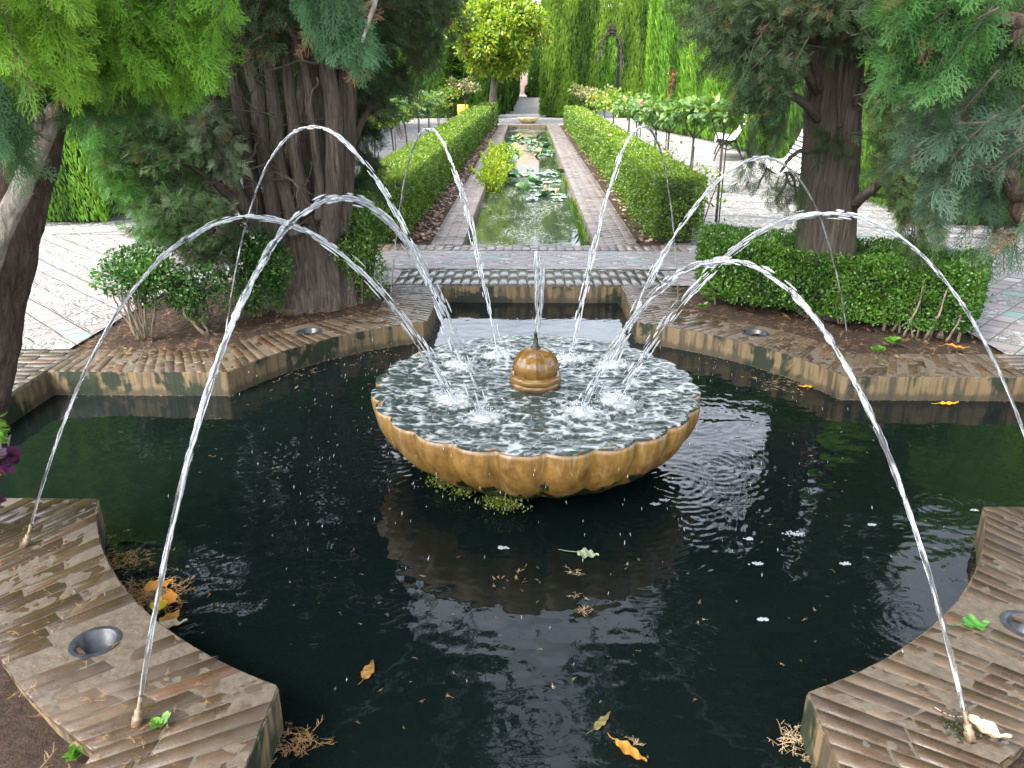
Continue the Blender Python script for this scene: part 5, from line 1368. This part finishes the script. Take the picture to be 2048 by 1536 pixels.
t = MB(); n = 900; y = np.concatenate([rnd(500, 8.3, 15), rnd(400, 15, 28)]); x = .665 + rng.normal(0, .02, n)
k = fbm(np.c_[y * 1.6, x * 0, x * 0], 3, 111); m_ = k > .47; x, y = x[m_], y[m_]; n = len(x)
instv(t, DIAM * (1, .16, 1), DIAM_F, DIAM_T, np.c_[x, y, np.full(n, -.13)], unit(np.c_[rng.normal(-.15, .35, n), rng.normal(0, .35, n), np.ones(n)]), rdir(n), rnd(n, .06, .20), lerpc((.06, .14, .02), (.17, .30, .04), rnd(n)))
t.build('grass', M['box_leaf'], kind='stuff')
t = MB(); n = 420; y = np.concatenate([rnd(150, 8.2, 10), rnd(270, 10, 28)]); x = 1.27 + rng.normal(0, .05, n)
instv(t, LEAF, LEAF_F, LEAF_T, np.c_[x, y, rnd(n, .0, .05)], unit(rdir(n) + (0, 0, .5)), unit(rdir(n) + (0, 0, 1)), rnd(n, .02, .05), lerpc((.05, .12, .02), (.16, .25, .04), rnd(n))); t.build('weeds', M['box_leaf'], kind='stuff')

# ---------------------------------------------------------------- far end: small basin, path furniture, building
t = thing('small_basin', 'small pale scalloped stone bowl at the far end of the canal', 'fountain', None, (CX, 31.0, 0))
m = MB(); n = 20 * 8; th2 = np.linspace(0, 2 * PI, n, endpoint=False); rows = []
for r, z, a in [(.30, .12, .03), (.36, .18, .05), (.40, .20, .07), (.40, .185, .07), (.385, .14, .08), (.34, .08, .09), (.26, .03, .09), (.20, .0, .05)]:
    rl = r * (1 - a + a * np.sqrt(np.abs(np.sin(th2 * 10)))); rows.append(np.c_[rl * np.cos(th2), rl * np.sin(th2), np.full(n, z)])
i = np.arange(len(rows) - 1)[:, None] * n; j = np.arange(n)[None]
m.add(np.concatenate(rows), np.stack([i + (j + 1) % n, i + j, i + n + j, i + n + (j + 1) % n], -1).reshape(-1, 4)); m.build('bowl', plain('pale_ochre_stone', (.62, .46, .20), .4, 0, 8, .3), t, True)
m = MB(); m.add(np.c_[.36 * np.cos(th2), .36 * np.sin(th2), np.full(n, .182)], [tuple(range(n))]); m.build('water', M['basin_water'], t)
t = thing('lamp_post', 'thin dark lamp post at the left edge of the far path', 'lamp post', None, (-.72, 42, 0))
m = MB(); m.tube([(0, 0, 0), (0, 0, .25), (0, 0, .3), (0, 0, 2.6)], [.07, .06, .035, .03], 10); m.build('post', M['iron'], t)
m = MB(); ring_prof(m, [(.05, 2.6), (.12, 2.72), (.16, 3.0), (.17, 3.02), (.05, 3.14), (.01, 3.2)], 6, z0=0); m.build('lantern', M['iron'], t)
t = thing('building', 'pale pink plastered building glimpsed at the end of the path', 'building', None, (-2.2, 82, 0))
m = MB(); m.box(-6, 3.6, 0, 8, 0, 5.2); m.build('wall', M['plaster'], t)
m = MB(); m.add([(-6.3, -.4, 5.21), (3.9, -.4, 5.21), (3.9, 4, 6.8), (-6.3, 4, 6.8), (3.9, 8.4, 5.21), (-6.3, 8.4, 5.21)], [(0, 1, 2, 3), (3, 2, 4, 5)]); m.build('roof', M['tile'], t)
for x in (-4, -1.2, 2.0):
    m = MB(); m.box(x - .5, x + .5, -.04, .3, 2.6, 4.0); wq = m.build('window', M['glass_dark'], t); m = MB(); m.box(x - .62, x + .62, -.10, -.041, 2.48, 2.6); m.build('sill', M['plaster'], wq)
t = thing('yellow_panel', 'small yellow board on short legs behind the far left roses', 'sign', None, (-2.45, 32.0, 0))
m = MB(); m.box(-.21, .21, -.02, .02, .22, .62); m.build('board', M['yellow'], t)
m = MB(); m.box(-.18, -.14, -.015, .015, 0, .219); m.build('leg', M['iron'], t); m = MB(); m.box(.14, .18, -.015, .015, 0, .219); m.build('leg', M['iron'], t)
t = thing('clipped_shrub', 'small dark clipped shrub before the pink building', 'bush', None, (.35, 71.5, 0))
m = MB(); n = 900; d = rdir(n); instv(m, DIAM, DIAM_F, DIAM_T, d * (.45, .45, .5) + (0, 0, .55), unit(d + rdir(n)), d, rnd(n, .12, .22), lerpc((.02, .06, .01), (.07, .15, .03), rnd(n))); m.build('foliage', M['box_leaf'], t)
m = MB(); m.tube([(0, 0, 0), (0, 0, .5)], [.05, .03], 6); m.build('trunk', M['bark_dark'], t)
t = thing('pale_tree', 'pale loose bush leaning out at the pink building', 'tree', None, (.1, 76, 0))
m = MB(); m.tube([(0, 0, 0), (.1, 0, 1.6), (.3, 0, 3.2)], [.08, .06, .03], 6); m.build('trunk', M['bark'], t)
m = MB(); n = 900; d = rdir(n); instv(m, LEAF, LEAF_F, LEAF_T, d * (.8, .8, 1.0) * rnd(n)[:, None] ** .4 + (.1, 0, 2.9), rdir(n), rdir(n), rnd(n, .15, .3), lerpc((.15, .18, .08), (.32, .33, .18), rnd(n))); m.build('crown', M['rose_leaf'], t)
# ---------------------------------------------------------------- fallen leaves
def leaf(name, label, cat, px, py, z, L, wd, rz, col, curl=.15, tilt=(0, 0), stem=.35, lobes=0):
    c = onz(px, py, z); m = MB(); nu, nv = 17, 7; V = []
    for i in range(nu):
        u = i / (nu - 1)
        w_ = wd * (math.sin(PI * min(1, u * .96 + .03) ** .8)) * (1 - .35 * u)
        if lobes: w_ *= .62 + .5 * abs(math.cos(u * PI * lobes))
        for j in range(nv):
            v = j / (nv - 1) * 2 - 1
            V.append(((u - .5) * L, v * w_ * .5, curl * L * ((u - .5) ** 2 * 1.2 + .5 * v * v * w_ / L) + .004 * math.sin(u * 19 + v * 3) + .004))
    i = np.arange(nu - 1)[:, None] * nv; j = np.arange(nv - 1)[None]
    V = np.array(V); cc = lerpc(np.array(col) * .55, np.array(col) * 1.15, fbm(V * 55, 3, int(px)))
    m.add(V, np.stack([i + j, i + nv + j, i + nv + j + 1, i + j + 1], -1).reshape(-1, 4), cc)
    q = smooth_path([(-.49 * L, 0, .006 + curl * L * .3), (-.5 * L - stem * L * .5, .02 * L, .006), (-.5 * L - stem * L, .10 * L, .004)], 8)
    m.tube(q, np.linspace(L * .016, L * .012, 8), 5, np.array(col) * .7)
    o = m.build(name, M['litter'], smooth=True); o.location = c; o.rotation_euler = (tilt[0], tilt[1], rz)
    return tag(o, label, cat)
W = WZ + .004
ye, orr, br = (.62, .36, .02), (.50, .21, .03), (.30, .15, .05)
leaf('fallen_leaf', 'orange-yellow leaf floating by the far left pool wall', 'leaf', 172, 783, W, .115, .05, .1, (.62, .33, .02))
leaf('fallen_leaf', 'yellow leaf floating under the mossy wall right of the basin', 'leaf', 1615, 774, W, .115, .04, PI, ye)
leaf('fallen_leaf', 'yellow leaf floating below the straight wall at the right edge', 'leaf', 1898, 808, W, .12, .045, .15, ye)
leaf('fallen_leaf', 'orange leaf with a curled stem at the bottom of the pool', 'leaf', 1262, 1507, W, .105, .042, -.75, (.50, .22, .03), .25)
leaf('fallen_leaf', 'dull olive leaf sunk just under the surface near the bottom', 'leaf', 1205, 1443, W - .002, .085, .03, .9, (.16, .13, .04), .0)
leaf('fallen_leaf', 'brown leaf floating below the left jet', 'leaf', 738, 1340, W - .001, .085, .045, 1.4, (.22, .12, .03), .0)
leaf('fallen_leaf', 'broad orange leaf caught against the lower left coping under twigs', 'leaf', 318, 1172, W, .10, .085, .6, (.48, .19, .02), .1)
leaf('fallen_leaf', 'orange leaf half hidden behind the lower left jet', 'leaf', 338, 1196, W, .09, .07, 1.9, (.52, .21, .02), .1)
leaf('fallen_leaf', 'bright yellow leaf caught against the lower left coping', 'leaf', 318, 1210, W + .004, .075, .07, 2.0, (.55, .46, .02), .15)
leaf('fallen_leaf', 'brown veined leaf caught below the yellow one at the coping', 'leaf', 342, 1238, W, .085, .07, 1.2, (.36, .17, .03), .1)
leaf('fallen_leaf', 'pale dry leaf wedged at the coping under the brown veined one', 'leaf', 345, 1252, W + .003, .10, .05, .3, (.42, .36, .24), .4, lobes=2)
leaf('fallen_leaf', 'pale green lobed leaf with a long stem floating below the basin', 'leaf', 1176, 1110, W, .085, .075, -.2, (.30, .36, .22), .1, stem=.9, lobes=3)
leaf('fallen_leaf', 'cream dry leaf curled on the coping by the lower right nozzle', 'leaf', 1975, 1470, .004, .10, .06, -.7, (.62, .50, .34), .8, stem=.8, lobes=2)
leaf('fallen_leaf', 'fresh green lobed leaf on the edge of the lower right coping', 'leaf', 1952, 1252, .004, .085, .085, .1, (.06, .20, .03), .3, stem=.5, lobes=2)
leaf('fallen_leaf', 'orange-brown leaf on the soil at the right end of the hedge ring', 'leaf', 1915, 698, .012, .13, .06, -.5, (.46, .20, .05), .5)
leaf('fallen_leaf', 'brown leaf on the paving before the right hedge wall', 'leaf', 1945, 497 - 40, .0, .16, .07, .1, (.50, .24, .06), .4)
leaf('fallen_leaf', 'small yellow leaf lying on the right canal coping', 'leaf', 1143, 317, .006, .12, .06, .6, (.60, .40, .10), .4)
leaf('fallen_leaf', 'pale leaf lying on the left canal coping', 'leaf', 940, 375, .006, .08, .05, .6, (.60, .55, .48), .4)
leaf('fallen_leaf', 'dark orange leaf beside the canal soil by the right hedge', 'leaf', 1245, 432, .02, .13, .09, 1.6, (.45, .24, .10), .6)
# drifting foam
for k, (px, py, s, lab) in enumerate([(1590, 1067, .042, 'largest white foam patch on the dark water'), (1500, 1078, .020, 'small foam fleck left of the largest patch'), (1007, 1095, .020, 'foam fleck below the front of the basin'), (1515, 1127, .020, 'oval foam fleck below the largest patch'),
        (1692, 1127, .018, 'foam fleck right of the oval one'), (1744, 1049, .015, 'foam fleck next to the right jet'), (1527, 1238, .018, 'foam fleck in the dark middle of the pool'), (1312, 1008, .020, 'foam fleck under the right of the basin'), (1328, 1000, .022, 'foam fleck touching the bowl shadow on the right'), (1950, 1020, .014, 'foam fleck near the right edge')]):
    t = MB(); n = 60; a = rng.normal(0, .32, (n, 2)) * s * (1.5, .7); c = onz(px, py, WZ + .002)
    for q in a:
        r_ = rng.uniform(.0022, .0048); V = np.array([(math.cos(b) * r_, math.sin(b) * r_, 0) for b in np.linspace(0, 2 * PI, 8, endpoint=False)] + [(0, 0, r_ * .6)]) + (q[0], q[1], 0)
        t.add(V, [(i, (i + 1) % 8, 8) for i in range(8)])
    g_ = M.get('foam') or M.setdefault('foam', plain('foam', (.24, .26, .28), .4, 0, 100, .1))
    o = t.build('foam_patch', g_, smooth=True); o.location = c; tag(o, lab, 'foam')
# ---------------------------------------------------------------- conifer litter (beyond counting)
TWG = []
for s in range(4):
    r_ = np.random.default_rng(40 + s); V, F = [], []
    def st(a, b, w0):
        a, b = np.array(a), np.array(b); d = b - a; d = d / np.linalg.norm(d); sd = np.array((-d[1], d[0], 0)) * w0; i = len(V)
        V.extend([a - sd, a + sd, b + sd * .6, b - sd * .6]); F.append((i, i + 1, i + 2, i + 3))
    st((0, 0, .0), (.5, .06 * s - .1, .06), .022); st((.5, .06 * s - .1, .06), (1, .1 * (s - 1), .02), .018)
    for k in range(2 + 2 * (s % 3)):
        u = r_.uniform(.15, .85); a = r_.choice([-1, 1]) * r_.uniform(.5, 1.0); l = r_.uniform(.2, .45); st((u, 0, .05), (u + l * math.cos(a), l * math.sin(a), r_.uniform(0, .12)), .018)
    TWG.append((np.array(V), [np.array(F)], np.zeros(len(V))))
def litter(mb, O, S, cols, flat=.12, n_t=4):
    n = len(O); k = rng.integers(0, n_t, n); a = rnd(n, 0, 2 * PI); X = np.c_[np.cos(a), np.sin(a), rng.normal(0, flat, n)]; Z = unit(rdir(n) * flat * 1.5 + (0, 0, 1)); c = lerpc(cols[0], cols[1], rnd(n))
    for q in range(n_t):
        m = k == q; instv(mb, *TWG[q], O[m], X[m], Z[m], S[m], c[m])
TC = ((.20, .10, .04), (.40, .25, .11)); TP = ((.30, .20, .11), (.60, .45, .27))
mb = MB()
def drop(n, s0, s1, t0, t1, q, size, cols=TC):
    O = []
    for _ in range(n):
        p = qpt(rng.uniform(s0, s1), rng.uniform(t0, t1)); O.append((CX + q[0] * p[0], CY + q[1] * p[1], .004 + rng.uniform(0, .006)))
    litter(mb, np.array(O), rnd(n, *size), cols)
ml = QL[-1]
drop(110, 0, ml, .12, 1.1, (-1, -1), (.012, .036)); drop(120, 0, ml, .62, 1.12, (-1, -1), (.014, .042)); drop(50, 0, ml, .1, 1.1, (1, -1), (.012, .036))
drop(150, 0, ml, .1, 1.05, (-1, 1), (.02, .05), TP); drop(120, 0, ml, .1, 1.05, (1, 1), (.02, .05), TP)
mb.build('fallen_twigs', M['litter'], kind='stuff')
mb = MB()
n = 260; a = rnd(n, 0, 2 * PI); r_ = np.sqrt(rnd(n, .95 ** 2, 1.9 ** 2)); O = np.c_[CX + r_ * np.cos(a), CY + r_ * np.sin(a), np.full(n, WZ + .002)]
litter(mb, O, rnd(n, .008, .026), TP, .04)
for px, py, k, sp, sz in ((300, 1195, 260, .06, .045), (250, 1120, 90, .05, .04), (590, 1490, 70, .035, .04), (1600, 1480, 60, .03, .045), (1150, 1148, 12, .014, .03), (1170, 1222, 16, .012, .03), (1165, 1195, 10, .02, .025), (560, 730, 160, .16, .03), (760, 700, 60, .14, .03), (480, 745, 80, .12, .03), (1560, 765, 90, .12, .03), (880, 705, 40, .08, .02), (1265, 1490, 14, .012, .028), (1030, 1160, 20, .05, .022)):
    c = onz(px, py, WZ + .004); O = c + rng.normal(0, 1, (k, 3)) * (sp, sp * .8, .003)
    r0 = np.hypot(O[:, 0] - CX, O[:, 1] - CY); O = O[(r0 < RW - .005) | (np.abs(O[:, 0] - CX) < HA - .01) | (np.abs(O[:, 1] - CY) < HA - .01)]
    O[:, 2] = WZ + .003 + np.abs(rng.normal(0, .004, len(O))); litter(mb, O, rnd(len(O), sz * .5, sz * 1.2), TC if px < 700 and py > 1000 else TP, .10)
# tide line of scum along the walls
for q in ((-1, 1), (1, 1), (-1, -1), (1, -1)):
    O = []
    for _ in range(420):
        p = qpt(rng.uniform(0, ml), -.004 - abs(rng.normal(0, .018))); O.append((CX + q[0] * p[0], CY + q[1] * p[1], WZ + .003))
    litter(mb, np.array(O), rnd(420, .008, .024), ((.20, .13, .07), (.48, .36, .22)), .05)
mb.build('floating_debris', M['litter'], kind='stuff')
mb = MB()
for sx, sy, n in ((-1, 1, 2600), (1, 1, 1500), (-1, -1, 700), (1, -1, 300)):
    O = np.c_[CX + sx * rnd(n, 1.0, 2.95), CY + sy * rnd(n, 1.0, 2.9), np.full(n, .0 if sy > 0 else -.025)]
    O = O[(np.hypot(O[:, 0] - CX, O[:, 1] - CY) > RO + .0)]; n = len(O); O[:, 2] += rnd(n, -.01, .015)
    litter(mb, O, rnd(n, .025, .07), ((.10, .055, .03), (.34, .21, .12)), .25)
n = 1500; O = np.c_[rnd(n, -1.24, -1.0), 8.2 + 20 * rnd(n) ** 1.4, rnd(n, .005, .03)]
instv(mb, LEAF * (1, 1.4, 1), LEAF_F, LEAF_T, O, unit(rdir(n) * (1, 1, .3)), unit(rdir(n) * .5 + (0, 0, 1)), rnd(n, .02, .07), lerpc((.10, .05, .03), (.45, .28, .20), rnd(n)))
n = 260; O = np.c_[rnd(n, 1.18, 1.40), 8.2 + 20 * rnd(n) ** 1.4, rnd(n, .005, .03)]
instv(mb, LEAF * (1, 1.4, 1), LEAF_F, LEAF_T, O, unit(rdir(n) * (1, 1, .3)), unit(rdir(n) * .5 + (0, 0, 1)), rnd(n, .03, .08), lerpc((.16, .08, .04), (.50, .33, .24), rnd(n)))
n = 300; O = np.c_[rnd(n, 1.33, 1.95), 8.3 + 18 * rnd(n), rnd(n, .68, .70)][:34]; n = len(O)
instv(mb, LEAF * (1, 1.3, 1), LEAF_F, LEAF_T, O, unit(rdir(n) * (1, 1, .2)), unit(rdir(n) * .4 + (0, 0, 1)), rnd(n, .05, .10), lerpc((.35, .16, .05), (.60, .36, .20), rnd(n)))
mb.build('leaf_litter', M['litter'], kind='stuff')
# little weeds on the coping and in the beds
for px, py, z, s, lab in ((322, 1455, .0, .03, 'tiny green tuft beside the lower left nozzle'), (1375, 712 - 5, .0, .07, 'broad leaved seedling under the hedge ring, by the thin jet'), (1310, 690 + 10, .0, .05, 'small seedling left of the broad one'), (150, 1515, -.04, .03, 'two-leaved seedling in the lower left soil'), (1403, 616, .01, .05, 'light green seedling at the left foot of the hedge ring'), (577, 720, -.10, .05, 'green tuft growing from the pool wall on the left')):
    if lab.startswith('broad'): px, py = 1785, 688
    if lab.startswith('small'): px, py = 1755, 705
    c = onz(px, py, z); t = MB(); n = 16
    instv(t, LEAF * (1, 1.5, 1), LEAF_F, LEAF_T, rng.normal(0, s * .18, (n, 3)) * (1, 1, .3) + (0, 0, s * .25), unit(rdir(n) * (1, 1, .4) + (0, 0, .5)), unit(rdir(n) * .4 + (0, 0, 1)), rnd(n, .5, 1) * s, lerpc((.06, .18, .02), (.15, .32, .04), rnd(n)))
    t.tube([(0, 0, -.02), (0, 0, s * .35)], [s * .06, s * .04], 5, (.1, .2, .03))
    o = t.build('seedling', M['box_leaf']); o.location = c; tag(o, lab, 'plant')
# purple plant at the left edge, standing on the near left coping
c = at(-30, 930, 2.25); t = thing('purple_plant', 'purple leaved plant with a yellow tip peeping in at the left edge', 'plant', None, (c[0] - .15, c[1] - .3, 0)); b0 = np.array(t.location)
m = MB(); s_ = MB()
for px, py, rr, n, c0, c1 in ((-14, 925, .036, 26, (.030, .006, .025), (.075, .014, .06)), (-14, 945, .022, 26, (.30, .34, .02), (.55, .50, .04)), (-60, 940, .07, 40, (.030, .006, .025), (.075, .014, .06))):
    p = at(px, py, 2.2); O = p + rng.normal(0, rr * .5, (n, 3)); instv(m, LEAF * (1, 1.5, 1), LEAF_F, LEAF_T, O, unit(rdir(n) + (.7, 0, 0)), unit(rdir(n) + (0, -.6, .4)), rr * rnd(n, .6, 1.4), lerpc(c0, c1, rnd(n)))
    s_.tube(smooth_path([b0 + (0, 0, -.03), b0 + (0.02, .1, .12), p], 12), np.linspace(.006, .003, 12), 6)
shift(s_, b0).build('stem', M['twig'], t); shift(m, b0).build('leaves', M['litter'], t)

# ---------------------------------------------------------------- render settings
SC.view_settings.view_transform = 'Standard'; SC.view_settings.look = 'None'
SC.view_settings.exposure = EXPO; SC.view_settings.gamma = 1
SC.render.engine = 'CYCLES'
cy = SC.cycles
cy.max_bounces = 8; cy.diffuse_bounces = 4; cy.glossy_bounces = 4; cy.transmission_bounces = 6; cy.transparent_max_bounces = 8
cy.caustics_reflective = False; cy.caustics_refractive = False; cy.sample_clamp_indirect = 6
